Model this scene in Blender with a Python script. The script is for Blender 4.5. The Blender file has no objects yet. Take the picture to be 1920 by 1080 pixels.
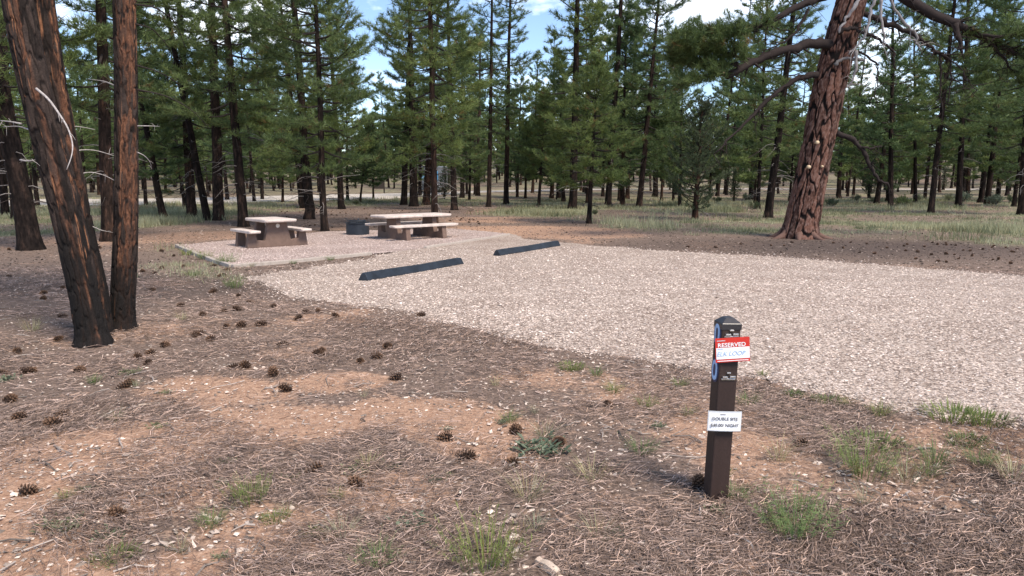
import bpy, math, random
import numpy as np
from mathutils import Vector, Matrix, Euler

random.seed(7)
SC = bpy.context.scene
COL = SC.collection

# ------------------------------------------------------------------ camera
F = 1400.0            # focal length in photo pixels (1920 wide)
CAMH = 1.6
PITCH = math.atan((540.0 - 330.0) / F)
cam_d = bpy.data.cameras.new('camera')
cam = bpy.data.objects.new('camera', cam_d)
COL.objects.link(cam)
cam.location = (0, 0, CAMH)
cam.rotation_euler = (math.radians(90) - PITCH, 0, 0)
cam_d.sensor_width = 36.0
cam_d.lens = F / 1920.0 * 36.0
cam_d.clip_start = 0.05
cam_d.clip_end = 3000
SC.camera = cam

# ------------------------------------------------------------------ sky and sun
SUN_AZ = math.radians(140)      # clockwise from +Y (view direction): behind the camera, to the right
SUN_EL = math.radians(52)
world = bpy.data.worlds.new('World')
SC.world = world
world.use_nodes = True
wn, wl = world.node_tree.nodes, world.node_tree.links
wn.clear()
w_out = wn.new('ShaderNodeOutputWorld')
w_bg = wn.new('ShaderNodeBackground')
w_sky = wn.new('ShaderNodeTexSky')
w_sky.sky_type = 'NISHITA'
w_sky.sun_disc = False
w_sky.sun_elevation = SUN_EL
w_sky.sun_rotation = SUN_AZ
w_sky.altitude = 2400
w_sky.air_density = 1.0
w_sky.dust_density = 0.25
w_tc = wn.new('ShaderNodeTexCoord')
w_map = wn.new('ShaderNodeMapping')
w_map.inputs['Scale'].default_value = (1.0, 1.0, 2.6)
w_map.inputs['Location'].default_value = (0.35, 0.1, 0.0)
w_noise = wn.new('ShaderNodeTexNoise')
w_noise.inputs['Scale'].default_value = 3.1
w_noise.inputs['Detail'].default_value = 7
w_noise.inputs['Roughness'].default_value = 0.58
w_ramp = wn.new('ShaderNodeValToRGB')
w_ramp.color_ramp.elements[0].position = 0.54
w_ramp.color_ramp.elements[1].position = 0.70
w_mix = wn.new('ShaderNodeMix')
w_mix.data_type = 'RGBA'
w_mix.inputs[7].default_value = (11.0, 11.3, 11.8, 1)      # sunlit cloud
wl.new(w_tc.outputs['Generated'], w_map.inputs['Vector'])
wl.new(w_map.outputs['Vector'], w_noise.inputs['Vector'])
wl.new(w_noise.outputs['Fac'], w_ramp.inputs['Fac'])
wl.new(w_ramp.outputs['Color'], w_mix.inputs[0])
wl.new(w_sky.outputs['Color'], w_mix.inputs[6])
wl.new(w_mix.outputs[2], w_bg.inputs['Color'])
w_bg.inputs['Strength'].default_value = 0.105
wl.new(w_bg.outputs['Background'], w_out.inputs['Surface'])

sun_d = bpy.data.lights.new('sun', 'SUN')
sun = bpy.data.objects.new('sun', sun_d)
COL.objects.link(sun)
sun_d.energy = 2.6
sun_d.angle = math.radians(20)
sun_d.color = (1.0, 0.87, 0.72)
sdir = Vector((math.sin(SUN_AZ) * math.cos(SUN_EL), math.cos(SUN_AZ) * math.cos(SUN_EL), math.sin(SUN_EL)))
sun.rotation_euler = sdir.to_track_quat('Z', 'Y').to_euler()
sun.location = (0, 0, 40)

SC.view_settings.view_transform = 'Standard'
SC.view_settings.look = 'None'
SC.view_settings.gamma = 1.0
SC.view_settings.use_curve_mapping = False
SC.view_settings.exposure = 1.12
SC.render.engine = 'CYCLES'
SC.cycles.use_denoising = True
SC.cycles.max_bounces = 6
SC.cycles.diffuse_bounces = 3
SC.cycles.transmission_bounces = 4
SC.cycles.transparent_max_bounces = 6

# ------------------------------------------------------------------ noise helpers
def _hash(ix, iy, iz, seed):
    n = (ix.astype(np.int64) * 374761393 + iy.astype(np.int64) * 668265263 + iz.astype(np.int64) * 1440662683 + seed * 974711) & 0xFFFFFFFF
    n = ((n ^ (n >> 13)) * 1274126177) & 0xFFFFFFFF
    n = n ^ (n >> 16)
    return (n & 0xFFFFFF) / float(0xFFFFFF)

def vnoise(x, y, z=0.0, seed=0):
    x = np.asarray(x, float); y = np.asarray(y, float); z = np.asarray(z, float) + np.zeros_like(x)
    ix, iy, iz = np.floor(x), np.floor(y), np.floor(z)
    fx, fy, fz = x - ix, y - iy, z - iz
    fx, fy, fz = [f * f * (3 - 2 * f) for f in (fx, fy, fz)]
    r = 0
    for a in (0, 1):
        for b in (0, 1):
            for c in (0, 1):
                w = (fx if a else 1 - fx) * (fy if b else 1 - fy) * (fz if c else 1 - fz)
                r = r + w * _hash(ix + a, iy + b, iz + c, seed)
    return r

def fbm(x, y, z=0.0, seed=0, oct=4):
    r, a, t = 0, 1.0, 0
    for o in range(oct):
        k = 2.03 ** o
        r = r + a * vnoise(np.asarray(x) * k, np.asarray(y) * k, np.asarray(z) * k, seed + o * 17)
        t += a; a *= 0.5
    return r / t

def sstep(a, b, x):
    t = np.clip((x - a) / (b - a), 0, 1)
    return t * t * (3 - 2 * t)

# ------------------------------------------------------------------ terrain and pixel helpers
def gz(x, y):
    x = np.asarray(x, float); y = np.asarray(y, float)
    z = -0.28 * sstep(7.0, 18.0, y)
    z = z + 0.034 * np.maximum(0.0, y - 118.0)
    z = z + 0.05 * np.sin(x * 0.21 + 1.0) * np.sin(y * 0.17) * sstep(24, 40, y)
    return z

def ray(px, py):
    a, b = (px - 960.0) / F, (540.0 - py) / F
    s, c = math.sin(PITCH), math.cos(PITCH)
    return np.array([a, c + b * s, -s + b * c])

def G(px, py):
    """the ground point seen at a photo pixel"""
    d = ray(px, py)
    z = 0.0
    for _ in range(25):
        t = (z - CAMH) / d[2]
        z = float(gz(d[0] * t, d[1] * t))
    return np.array([d[0] * t, d[1] * t, z])

def P(px, py, Y):
    """the point of the vertical plane y = Y seen at a photo pixel"""
    d = ray(px, py)
    t = Y / d[1]
    return np.array([d[0] * t, Y, CAMH + d[2] * t])

def in_poly(x, y, poly):
    x = np.asarray(x); y = np.asarray(y)
    r = np.zeros(x.shape, bool)
    n = len(poly)
    for i in range(n):
        x0, y0 = poly[i]; x1, y1 = poly[(i + 1) % n]
        if y0 == y1:
            continue
        c = ((y0 > y) != (y1 > y)) & (x < (x1 - x0) * (y - y0) / (y1 - y0) + x0)
        r ^= c
    return r

def poly_dist(x, y, poly, closed=True):
    """distance to the polygon's outline and the nearest point on it"""
    best = np.full(np.shape(x), 1e9); bx = np.array(x, float); by = np.array(y, float)
    n = len(poly)
    for i in range(n if closed else n - 1):
        x0, y0 = poly[i]; x1, y1 = poly[(i + 1) % n]
        dx, dy = x1 - x0, y1 - y0
        t = np.clip(((x - x0) * dx + (y - y0) * dy) / (dx * dx + dy * dy + 1e-12), 0, 1)
        qx, qy = x0 + t * dx, y0 + t * dy
        d = np.hypot(x - qx, y - qy)
        m = d < best
        best = np.where(m, d, best); bx = np.where(m, qx, bx); by = np.where(m, qy, by)
    return best, bx, by

# ------------------------------------------------------------------ mesh helpers
def mesh_np(name, V, faces, col=None, smooth=False):
    """faces: list of integer arrays (n,3) or (n,4)"""
    me = bpy.data.meshes.new(name)
    V = np.asarray(V, np.float32)
    faces = [np.asarray(f, np.int32) for f in faces if len(f)]
    me.vertices.add(len(V))
    me.vertices.foreach_set('co', V.ravel())
    li = np.concatenate([f.ravel() for f in faces])
    tot = np.concatenate([np.full(len(f), f.shape[1], np.int32) for f in faces])
    st = np.concatenate([[0], np.cumsum(tot)[:-1]]).astype(np.int32)
    me.loops.add(len(li))
    me.loops.foreach_set('vertex_index', li)
    me.polygons.add(len(tot))
    me.polygons.foreach_set('loop_start', st)
    me.polygons.foreach_set('loop_total', tot)
    me.update(calc_edges=True)
    me.polygons.foreach_set('use_smooth', np.full(len(tot), bool(smooth)))
    if col is not None:
        col = np.asarray(col, np.float32)
        if col.shape[1] == 3:
            col = np.concatenate([col, np.ones((len(col), 1), np.float32)], 1)
        at = me.color_attributes.new('Col', 'FLOAT_COLOR', 'POINT')
        at.data.foreach_set('color', col.ravel())
    return me

def link(name, me, mat=None, parent=None, **props):
    o = bpy.data.objects.new(name, me)
    COL.objects.link(o)
    if mat is not None and me is not None:
        if len(me.materials) == 0:
            me.materials.append(mat)
    if parent is not None:
        o.parent = parent
    for k, v in props.items():
        o[k] = v
    return o

def empty(name, loc=(0, 0, 0), rz=0.0, **props):
    o = bpy.data.objects.new(name, None)
    COL.objects.link(o)
    o.empty_display_size = 0.1
    o.location = [float(c) for c in loc]
    o.rotation_euler = (0, 0, rz)
    for k, v in props.items():
        o[k] = v
    return o

class MB:
    """collects vertices, quads and triangles with one colour per vertex"""
    def __init__(s):
        s.V, s.Q, s.T, s.C, s.n = [], [], [], [], 0
    def add(s, V, quads=(), tris=(), col=(1, 1, 1)):
        V = np.asarray(V, float).reshape(-1, 3)
        c = np.asarray(col, float)
        if c.ndim == 1:
            c = np.tile(c[:3], (len(V), 1))
        s.V.append(V); s.C.append(c)
        if len(quads): s.Q.append(np.asarray(quads, int) + s.n)
        if len(tris): s.T.append(np.asarray(tris, int) + s.n)
        s.n += len(V)
    def tube(s, pts, rad, sides=6, col=(1, 1, 1), cap=True):
        pts = np.asarray(pts, float); n = len(pts)
        rad = np.broadcast_to(np.asarray(rad, float), (n,))
        t = np.gradient(pts, axis=0)
        t /= np.linalg.norm(t, axis=1)[:, None] + 1e-9
        ref = np.array([0.0, 0, 1]) if abs(t[0, 2]) < 0.8 else np.array([1.0, 0, 0])
        u = np.cross(t, ref); u /= np.linalg.norm(u, axis=1)[:, None] + 1e-9
        v = np.cross(t, u)
        a = np.arange(sides) / sides * 2 * np.pi
        V = pts[:, None, :] + rad[:, None, None] * (np.cos(a)[None, :, None] * u[:, None, :] + np.sin(a)[None, :, None] * v[:, None, :])
        q = []
        i = np.arange(n - 1)[:, None] * sides; j = np.arange(sides)[None, :]; k = (j + 1) % sides
        q = np.stack([i + j, i + k, i + sides + k, i + sides + j], -1).reshape(-1, 4)
        V = V.reshape(-1, 3); tr = []
        if cap:
            V = np.concatenate([V, pts[:1], pts[-1:]])
            a0, b0 = n * sides, n * sides + 1
            jj = np.arange(sides); kk = (jj + 1) % sides
            tr = np.concatenate([np.stack([np.full(sides, a0), kk, jj], -1),
                                 np.stack([np.full(sides, b0), (n - 1) * sides + jj, (n - 1) * sides + kk], -1)])
        c = np.asarray(col, float)
        if c.ndim == 2 and len(c) == n:
            c = np.repeat(c, sides, 0)
            if cap: c = np.concatenate([c, c[:1], c[-1:]])
        s.add(V, q, tr, c)
    def box(s, lo, hi, col=(1, 1, 1), M=None):
        x0, y0, z0 = lo; x1, y1, z1 = hi
        V = np.array([[x0, y0, z0], [x1, y0, z0], [x1, y1, z0], [x0, y1, z0], [x0, y0, z1], [x1, y0, z1], [x1, y1, z1], [x0, y1, z1]], float)
        if M is not None:
            V = (np.asarray(M)[:3, :3] @ V.T).T + np.asarray(M)[:3, 3]
        s.add(V, [[0, 3, 2, 1], [4, 5, 6, 7], [0, 1, 5, 4], [1, 2, 6, 5], [2, 3, 7, 6], [3, 0, 4, 7]], (), col)
    def mesh(s, name, smooth=False):
        return mesh_np(name, np.concatenate(s.V), [np.concatenate(s.Q) if s.Q else [], np.concatenate(s.T) if s.T else []], np.concatenate(s.C), smooth)

def bevel(o, w=0.01, seg=2):
    m = o.modifiers.new('bevel', 'BEVEL')
    m.width = w; m.segments = seg; m.limit_method = 'ANGLE'; m.angle_limit = math.radians(35)
    return o

# ------------------------------------------------------------------ materials
def new_mat(name):
    m = bpy.data.materials.new(name)
    m.use_nodes = True
    n, l = m.node_tree.nodes, m.node_tree.links
    b = n['Principled BSDF']
    return m, n, l, b

def N(n, t, **kw):
    x = n.new(t)
    for k, v in kw.items():
        if k in x.inputs.keys():
            x.inputs[k].default_value = v
        else:
            setattr(x, k, v)
    return x

def noise(n, l, scale, detail=4, rough=0.55, coord=None, vec_scale=None):
    t = N(n, 'ShaderNodeTexNoise', Scale=scale, Detail=detail, Roughness=rough)
    if coord is not None:
        if vec_scale is not None:
            mp = N(n, 'ShaderNodeMapping'); mp.inputs['Scale'].default_value = vec_scale
            l.new(coord, mp.inputs['Vector']); l.new(mp.outputs['Vector'], t.inputs['Vector'])
        else:
            l.new(coord, t.inputs['Vector'])
    return t

def ramp(n, l, src, stops):
    r = n.new('ShaderNodeValToRGB')
    e = r.color_ramp.elements
    while len(e) < len(stops): e.new(0.5)
    for i, (p, c) in enumerate(stops):
        e[i].position = p
        e[i].color = (c[0], c[1], c[2], 1) if hasattr(c, '__len__') else (c, c, c, 1)
    l.new(src, r.inputs['Fac'])
    return r

def mixc(n, l, fac, a, b, mode='MIX'):
    m = n.new('ShaderNodeMix'); m.data_type = 'RGBA'; m.blend_type = mode
    for sock, v in ((m.inputs[0], fac), (m.inputs[6], a), (m.inputs[7], b)):
        if isinstance(v, bpy.types.NodeSocket): l.new(v, sock)
        elif hasattr(v, '__len__'): sock.default_value = (v[0], v[1], v[2], 1)
        else: sock.default_value = v
    return m.outputs[2]

def bump(n, l, b, h, strength=0.4, dist=0.02):
    x = N(n, 'ShaderNodeBump', Strength=strength, Distance=dist)
    l.new(h, x.inputs['Height']); l.new(x.outputs['Normal'], b.inputs['Normal'])

def col_attr(n):
    a = n.new('ShaderNodeVertexColor'); a.layer_name = 'Col'
    return a.outputs['Color']

def obj_coord(n):
    return n.new('ShaderNodeTexCoord').outputs['Object']

M = {}
# plain vertex-coloured matte
def vc_mat(name, rough=0.9, bscale=None, bstr=0.3, bdist=0.01, spec=0.2, var=0.0, stretch=None):
    m, n, l, b = new_mat(name)
    c = col_attr(n)
    oc = obj_coord(n)
    if var:
        t = noise(n, l, bscale or 20, 5, 0.6, oc, stretch)
        r = ramp(n, l, t.outputs['Fac'], [(0.3, 1 - var), (0.7, 1 + var)])
        c = mixc(n, l, 1.0, c, r.outputs['Color'], 'MULTIPLY')
    l.new(c, b.inputs['Base Color'])
    b.inputs['Roughness'].default_value = rough
    b.inputs['Specular IOR Level'].default_value = spec
    if bscale:
        t2 = noise(n, l, bscale, 6, 0.65, oc, stretch)
        bump(n, l, b, t2.outputs['Fac'], bstr, bdist)
    M[name] = m
    return m

vc_mat('litter', 0.9)
vc_mat('stone', 0.85, 60, 0.3, 0.004)
vc_mat('hero_bark', 0.92, 70, 0.5, 0.006, 0.15, 0.35)
vc_mat('bough', 0.9, 40, 0.5, 0.006, 0.15, 0.3)
vc_mat('cone', 0.75)
vc_mat('wood', 0.8, 30, 0.3, 0.004, 0.2, 0.25, (1, 1, 1))

# bark of the ordinary pines: dark furrowed, charred towards some trees' feet
m, n, l, b = new_mat('bark')
oc = obj_coord(n)
oi = n.new('ShaderNodeObjectInfo')
t1 = noise(n, l, 9, 5, 0.65, oc, (1, 1, 0.22))
t2 = noise(n, l, 30, 5, 0.65, oc, (1, 1, 0.25))
c1 = ramp(n, l, t1.outputs['Fac'], [(0.32, (0.008, 0.007, 0.007)), (0.52, (0.026, 0.020, 0.018)), (0.70, (0.080, 0.053, 0.042))])
c2 = ramp(n, l, t2.outputs['Fac'], [(0.35, 0.45), (0.7, 1.35)])
c = mixc(n, l, 1.0, c1.outputs['Color'], c2.outputs['Color'], 'MULTIPLY')
rv = ramp(n, l, oi.outputs['Random'], [(0.0, (0.6, 0.58, 0.6)), (0.6, (1.0, 0.95, 0.92)), (1.0, (1.7, 1.35, 1.15))])
c = mixc(n, l, 1.0, c, rv.outputs['Color'], 'MULTIPLY')
l.new(c, b.inputs['Base Color'])
b.inputs['Roughness'].default_value = 0.95
b.inputs['Specular IOR Level'].default_value = 0.1
bump(n, l, b, t1.outputs['Fac'], 0.9, 0.04)
M['bark'] = m

# needles
def needle_mat(name, dark, light, trans=0.35):
    m, n, l, b = new_mat(name)
    oi = n.new('ShaderNodeObjectInfo')
    ca = col_attr(n)
    sep = n.new('ShaderNodeSeparateColor'); l.new(ca, sep.inputs['Color'])
    base = mixc(n, l, sep.outputs['Red'], dark, light)
    base = mixc(n, l, sep.outputs['Green'], base, (0.20, 0.13, 0.06))
    rv = ramp(n, l, oi.outputs['Random'], [(0.0, (0.74, 0.86, 0.94)), (0.5, (1.0, 1.0, 1.0)), (1.0, (1.18, 1.14, 0.94))])
    base = mixc(n, l, 1.0, base, rv.outputs['Color'], 'MULTIPLY')
    l.new(base, b.inputs['Base Color'])
    b.inputs['Roughness'].default_value = 0.55
    b.inputs['Specular IOR Level'].default_value = 0.35
    tr = n.new('ShaderNodeBsdfTranslucent'); l.new(base, tr.inputs['Color'])
    mx = n.new('ShaderNodeMixShader'); mx.inputs[0].default_value = trans
    out = n['Material Output']
    l.new(b.outputs['BSDF'], mx.inputs[1]); l.new(tr.outputs['BSDF'], mx.inputs[2])
    l.new(mx.outputs[0], out.inputs['Surface'])
    M[name] = m
needle_mat('needles', (0.036, 0.072, 0.031), (0.225, 0.290, 0.100))
needle_mat('juniper_leaf', (0.040, 0.062, 0.038), (0.13, 0.17, 0.085))
needle_mat('sage_leaf', (0.12, 0.15, 0.10), (0.30, 0.33, 0.22))
needle_mat('weed_leaf', (0.080, 0.120, 0.045), (0.27, 0.33, 0.11))
needle_mat('greygreen_leaf', (0.125, 0.145, 0.085), (0.27, 0.29, 0.185))
needle_mat('grass_blade', (0.15, 0.17, 0.09), (0.52, 0.50, 0.32))

# ground
m, n, l, b = new_mat('ground')
oc = obj_coord(n)
ca = col_attr(n)
sep = n.new('ShaderNodeSeparateColor'); l.new(ca, sep.inputs['Color'])
na = noise(n, l, 2.2, 6, 0.6, oc)
nb = noise(n, l, 26, 6, 0.7, oc)
nc = noise(n, l, 95, 4, 0.7, oc)
lit = ramp(n, l, nb.outputs['Fac'], [(0.30, (0.085, 0.062, 0.051)), (0.5, (0.185, 0.137, 0.112)), (0.72, (0.32, 0.24, 0.195))])
dirt = ramp(n, l, nb.outputs['Fac'], [(0.30, (0.27, 0.155, 0.105)), (0.55, (0.43, 0.278, 0.195)), (0.75, (0.55, 0.395, 0.30))])
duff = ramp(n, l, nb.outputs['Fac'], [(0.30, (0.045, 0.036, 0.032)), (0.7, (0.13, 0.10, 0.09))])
gras = ramp(n, l, na.outputs['Fac'], [(0.3, (0.15, 0.155, 0.09)), (0.7, (0.30, 0.28, 0.18))])
fa = N(n, 'ShaderNodeMath', operation='ADD'); l.new(sep.outputs['Red'], fa.inputs[0])
fs = N(n, 'ShaderNodeMath', operation='MULTIPLY_ADD'); l.new(nb.outputs['Fac'], fs.inputs[0]); fs.inputs[1].default_value = 1.0; fs.inputs[2].default_value = -0.5
n8 = noise(n, l, 7, 4, 0.6, oc)
fs2 = N(n, 'ShaderNodeMath', operation='MULTIPLY_ADD'); l.new(n8.outputs['Fac'], fs2.inputs[0]); fs2.inputs[1].default_value = 1.1; l.new(fs.outputs[0], fs2.inputs[2])
fs3 = N(n, 'ShaderNodeMath', operation='ADD'); l.new(fs2.outputs[0], fs3.inputs[0]); fs3.inputs[1].default_value = -0.55
l.new(fs3.outputs[0], fa.inputs[1])
fr = ramp(n, l, fa.outputs[0], [(0.28, 0.0), (0.58, 1.0)])
c = mixc(n, l, fr.outputs['Color'], lit.outputs['Color'], dirt.outputs['Color'])
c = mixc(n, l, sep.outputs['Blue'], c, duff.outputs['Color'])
c = mixc(n, l, sep.outputs['Green'], c, gras.outputs['Color'])
fine = ramp(n, l, nc.outputs['Fac'], [(0.3, 0.6), (0.7, 1.35)])
c = mixc(n, l, 1.0, c, fine.outputs['Color'], 'MULTIPLY')
l.new(c, b.inputs['Base Color'])
b.inputs['Roughness'].default_value = 0.97
b.inputs['Specular IOR Level'].default_value = 0.1
bump(n, l, b, nb.outputs['Fac'], 0.7, 0.03)
M['ground'] = m

def gravel_mat(name, c0, c1, c2, scale):
    m, n, l, b = new_mat(name)
    oc = obj_coord(n)
    v = N(n, 'ShaderNodeTexVoronoi', Scale=scale); l.new(oc, v.inputs['Vector'])
    big = noise(n, l, 0.9, 5, 0.6, oc)
    sepc = n.new('ShaderNodeSeparateColor'); l.new(v.outputs['Color'], sepc.inputs['Color'])
    cr = ramp(n, l, sepc.outputs['Red'], [(0.0, c0), (0.5, c1), (1.0, c2)])
    edge = ramp(n, l, v.outputs['Distance'], [(0.25, 1.0), (0.75, 0.45)])
    c = mixc(n, l, 1.0, cr.outputs['Color'], edge.outputs['Color'], 'MULTIPLY')
    br = ramp(n, l, big.outputs['Fac'], [(0.3, (0.80, 0.76, 0.74)), (0.7, (1.1, 1.1, 1.1))])
    c = mixc(n, l, 1.0, c, br.outputs['Color'], 'MULTIPLY')
    l.new(c, b.inputs['Base Color'])
    b.inputs['Roughness'].default_value = 0.9
    b.inputs['Specular IOR Level'].default_value = 0.2
    inv = N(n, 'ShaderNodeMath', operation='SUBTRACT'); inv.inputs[0].default_value = 1.0
    l.new(v.outputs['Distance'], inv.inputs[1])
    bump(n, l, b, inv.outputs[0], 0.6, 0.015)
    M[name] = m
gravel_mat('gravel', (0.26, 0.20, 0.165), (0.50, 0.405, 0.345), (0.72, 0.62, 0.545), 38)
gravel_mat('pad_gravel', (0.38, 0.28, 0.25), (0.54, 0.43, 0.39), (0.64, 0.55, 0.51), 60)
gravel_mat('road_gravel_sunlit', (0.60, 0.55, 0.48), (0.70, 0.65, 0.58), (0.78, 0.74, 0.67), 12)  # colour made paler to stand in for sunlight on the road

def plain(name, col, rough=0.7, metal=0.0, spec=0.4, nscale=12, var=0.18, bstr=0.15, bdist=0.004, stretch=None):
    m, n, l, b = new_mat(name)
    oc = obj_coord(n)
    t = noise(n, l, nscale, 6, 0.62, oc, stretch)
    t2 = noise(n, l, nscale * 9, 4, 0.6, oc)
    r = ramp(n, l, t.outputs['Fac'], [(0.28, tuple(x * (1 - var) for x in col)), (0.72, tuple(min(1, x * (1 + var)) for x in col))])
    r2 = ramp(n, l, t2.outputs['Fac'], [(0.3, 1 - var * 0.6), (0.7, 1 + var * 0.6)])
    c = mixc(n, l, 1.0, r.outputs['Color'], r2.outputs['Color'], 'MULTIPLY')
    l.new(c, b.inputs['Base Color'])
    b.inputs['Roughness'].default_value = rough
    b.inputs['Metallic'].default_value = metal
    b.inputs['Specular IOR Level'].default_value = spec
    bump(n, l, b, t2.outputs['Fac'], bstr, bdist)
    M[name] = m
    return m
plain('concrete_top', (0.57, 0.49, 0.445), 0.85, nscale=5, var=0.26, bstr=0.3)
plain('concrete_brown', (0.155, 0.104, 0.084), 0.85, bstr=0.3)
plain('plug', (0.62, 0.58, 0.52), 0.7)
plain('rubber', (0.016, 0.022, 0.032), 0.5, spec=0.4, nscale=5, var=0.5, bstr=0.3)
plain('steel_dark', (0.026, 0.033, 0.045), 0.5, 0.3, nscale=7, var=0.35)
plain('edging', (0.40, 0.35, 0.31), 0.9)
plain('post_brown', (0.036, 0.021, 0.018), 0.55, nscale=9, var=0.25, stretch=(1, 1, 0.15))
plain('cap_dark', (0.030, 0.028, 0.032), 0.32, spec=0.6, nscale=9, var=0.25)
plain('card_red', (0.55, 0.035, 0.025), 0.35, nscale=5, var=0.1, bstr=0.0)
plain('card_white', (0.80, 0.82, 0.86), 0.6, nscale=5, var=0.06, bstr=0.0)
plain('card_sleeve', (0.55, 0.58, 0.62), 0.2, nscale=5, var=0.06, bstr=0.0)
plain('ink_dark', (0.09, 0.09, 0.10), 0.5, bstr=0.0)
plain('ink_blue', (0.30, 0.46, 0.72), 0.5, bstr=0.0)
plain('number_blue', (0.36, 0.56, 0.88), 0.4, bstr=0.0)
plain('number_navy', (0.02, 0.035, 0.10), 0.4)
plain('clip_steel', (0.75, 0.74, 0.72), 0.25, 0.9)
plain('sign_brown', (0.035, 0.026, 0.022), 0.7)
plain('camper_white', (0.17, 0.19, 0.22), 0.4, nscale=2, var=0.08)
plain('camper_grey', (0.10, 0.11, 0.12), 0.45, nscale=2, var=0.1)
plain('tyre', (0.02, 0.02, 0.02), 0.8)
plain('glass_sky_reflection', (0.12, 0.36, 0.62), 0.04, spec=0.9, nscale=1, var=0.1, bstr=0.0)  # blue of the reflected sky put into the base colour
plain('cut_wood', (0.62, 0.48, 0.32), 0.8)
plain('pale_wood', (0.52, 0.42, 0.34), 0.85, nscale=20, var=0.3, stretch=(0.2, 1, 1))
plain('dead_wood', (0.36, 0.33, 0.32), 0.85, nscale=20, var=0.3)

# ------------------------------------------------------------------ site layout (ground outlines)
def gp(pts): return [tuple(G(*p)[:2]) for p in pts]
SPUR = gp([(462, 524), (495, 540), (545, 560), (690, 580), (820, 603), (960, 636), (1150, 670), (1330, 703), (1450, 718), (1560, 748), (1700, 778), (1920, 800), (2500, 870),
           (2500, 560), (1920, 517), (1700, 500), (1450, 480), (1250, 470), (1060, 455), (985, 446), (962, 437), (800, 461), (730, 470), (700, 482), (640, 492), (560, 504), (480, 514)])
PAD = gp([(335, 463), (438, 502), (698, 477), (800, 466), (957, 441), (850, 431), (610, 437)])
ROADLINE = [(-95, 40), (-45, 49), (-28, 56), (-17, 66), (-9, 84), (6, 104), (30, 112), (70, 108), (130, 96)]
rl = np.array(ROADLINE, float)
def road_d(x, y): return poly_dist(np.asarray(x, float), np.asarray(y, float), ROADLINE, closed=False)[0]

def dense(poly, step, amp, seed):
    out = []
    n_ = len(poly)
    for i in range(n_):
        a = np.array(poly[i]); b_ = np.array(poly[(i + 1) % n_])
        k = max(1, int(np.linalg.norm(b_ - a) / step))
        for j in range(k):
            p = a + (b_ - a) * j / k
            nx = fbm(p[0] * 1.7, p[1] * 1.7, 0, seed, 3) - 0.5
            ny = fbm(p[0] * 1.7, p[1] * 1.7, 9, seed + 5, 3) - 0.5
            out.append((p[0] + amp * 2 * float(nx), p[1] + amp * 2 * float(ny)))
    return out
SPUR_E = dense(SPUR, 0.12, 0.22, 3)
PAD_E = dense(PAD, 0.3, 0.0, 4)

GRASS_AREAS = [gp(p) for p in (
    [(1110, 425), (1300, 442), (1470, 440), (1560, 446), (1920, 462), (2200, 470), (2200, 372), (1500, 366), (1150, 378)],
    [(880, 402), (1100, 414), (1180, 410), (1160, 388), (950, 388)],
    [(560, 388), (900, 386), (1150, 384), (1150, 366), (560, 366)],
    [(-200, 452), (120, 440), (330, 424), (560, 396), (560, 374), (-200, 384)],
    [(310, 466), (400, 500), (450, 530), (400, 540), (300, 500)],
)]
RED_SPOTS = [(980, 432, 2.6, 1.0), (930, 412, 2.4, 0.7), (1060, 440, 1.8, 0.8), (600, 425, 2.5, 0.35), (240, 447, 2.5, 0.5), (420, 440, 2.0, 0.6),
             (790, 775, 0.42, 1.0), (870, 800, 0.35, 0.9), (650, 715, 0.35, 0.7), (560, 800, 0.45, 0.8), (420, 740, 0.5, 0.75), (250, 840, 0.5, 0.7),
             (60, 860, 0.45, 0.8), (930, 840, 0.3, 0.7), (730, 925, 0.3, 0.7), (310, 935, 0.3, 0.6), (500, 1010, 0.35, 0.6), (980, 710, 0.35, 0.5),
             (1130, 960, 0.3, 0.35), (1650, 915, 0.4, 0.4), (1830, 830, 0.5, 0.5), (300, 622, 0.5, 0.5), (60, 1040, 0.3, 0.5)]

def ground_masks(x, y):
    x = np.asarray(x, float); y = np.asarray(y, float)
    rk = 1.3
    wx = x + 0.9 * (fbm(x * 0.8, y * 0.8, 0, 21) - 0.5) * np.minimum(1, y / 8)
    wy = y + 0.9 * (fbm(x * 0.8, y * 0.8, 5, 22) - 0.5) * np.minimum(1, y / 8)
    r = 0.90 * sstep(0.44, 0.62, fbm(x * 0.75, y * 0.6, 0, 31, 5)) * (1 - 0.8 * sstep(4.6, 6.2, y)) * (1 - 0.75 * sstep(0.2, 1.6, x - 0.10 * y)) + 0.30 * sstep(0.5, 0.7, fbm(x * 0.5, y * 0.4, 0, 32))
    for px, py, rad, s in RED_SPOTS:
        g = G(px, py)
        d = np.hypot((wx - g[0]) * 0.75, (wy - g[1]))
        r = np.maximum(r, s * (1 - sstep(rad * 0.35 * rk, rad * 1.15 * rk, d)))
    g_ = np.zeros_like(x)
    for poly in GRASS_AREAS:
        d, _, _ = poly_dist(wx, wy, poly)
        s = np.where(in_poly(wx, wy, poly), d, -d)
        g_ = np.maximum(g_, sstep(-0.8, 1.6, s))
    g_ = np.maximum(g_, 0.75 * sstep(46, 60, y))
    g_ *= 0.15 + 0.85 * sstep(0.38, 0.60, fbm(x * 0.35, y * 0.35, 0, 41))
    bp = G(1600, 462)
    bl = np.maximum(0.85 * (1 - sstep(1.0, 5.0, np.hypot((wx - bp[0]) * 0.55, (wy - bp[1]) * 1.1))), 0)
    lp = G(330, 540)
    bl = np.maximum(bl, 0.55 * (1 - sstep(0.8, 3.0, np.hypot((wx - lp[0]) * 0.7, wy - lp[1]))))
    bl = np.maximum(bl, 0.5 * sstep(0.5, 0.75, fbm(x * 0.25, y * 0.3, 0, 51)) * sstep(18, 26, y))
    return r, g_, bl

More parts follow.
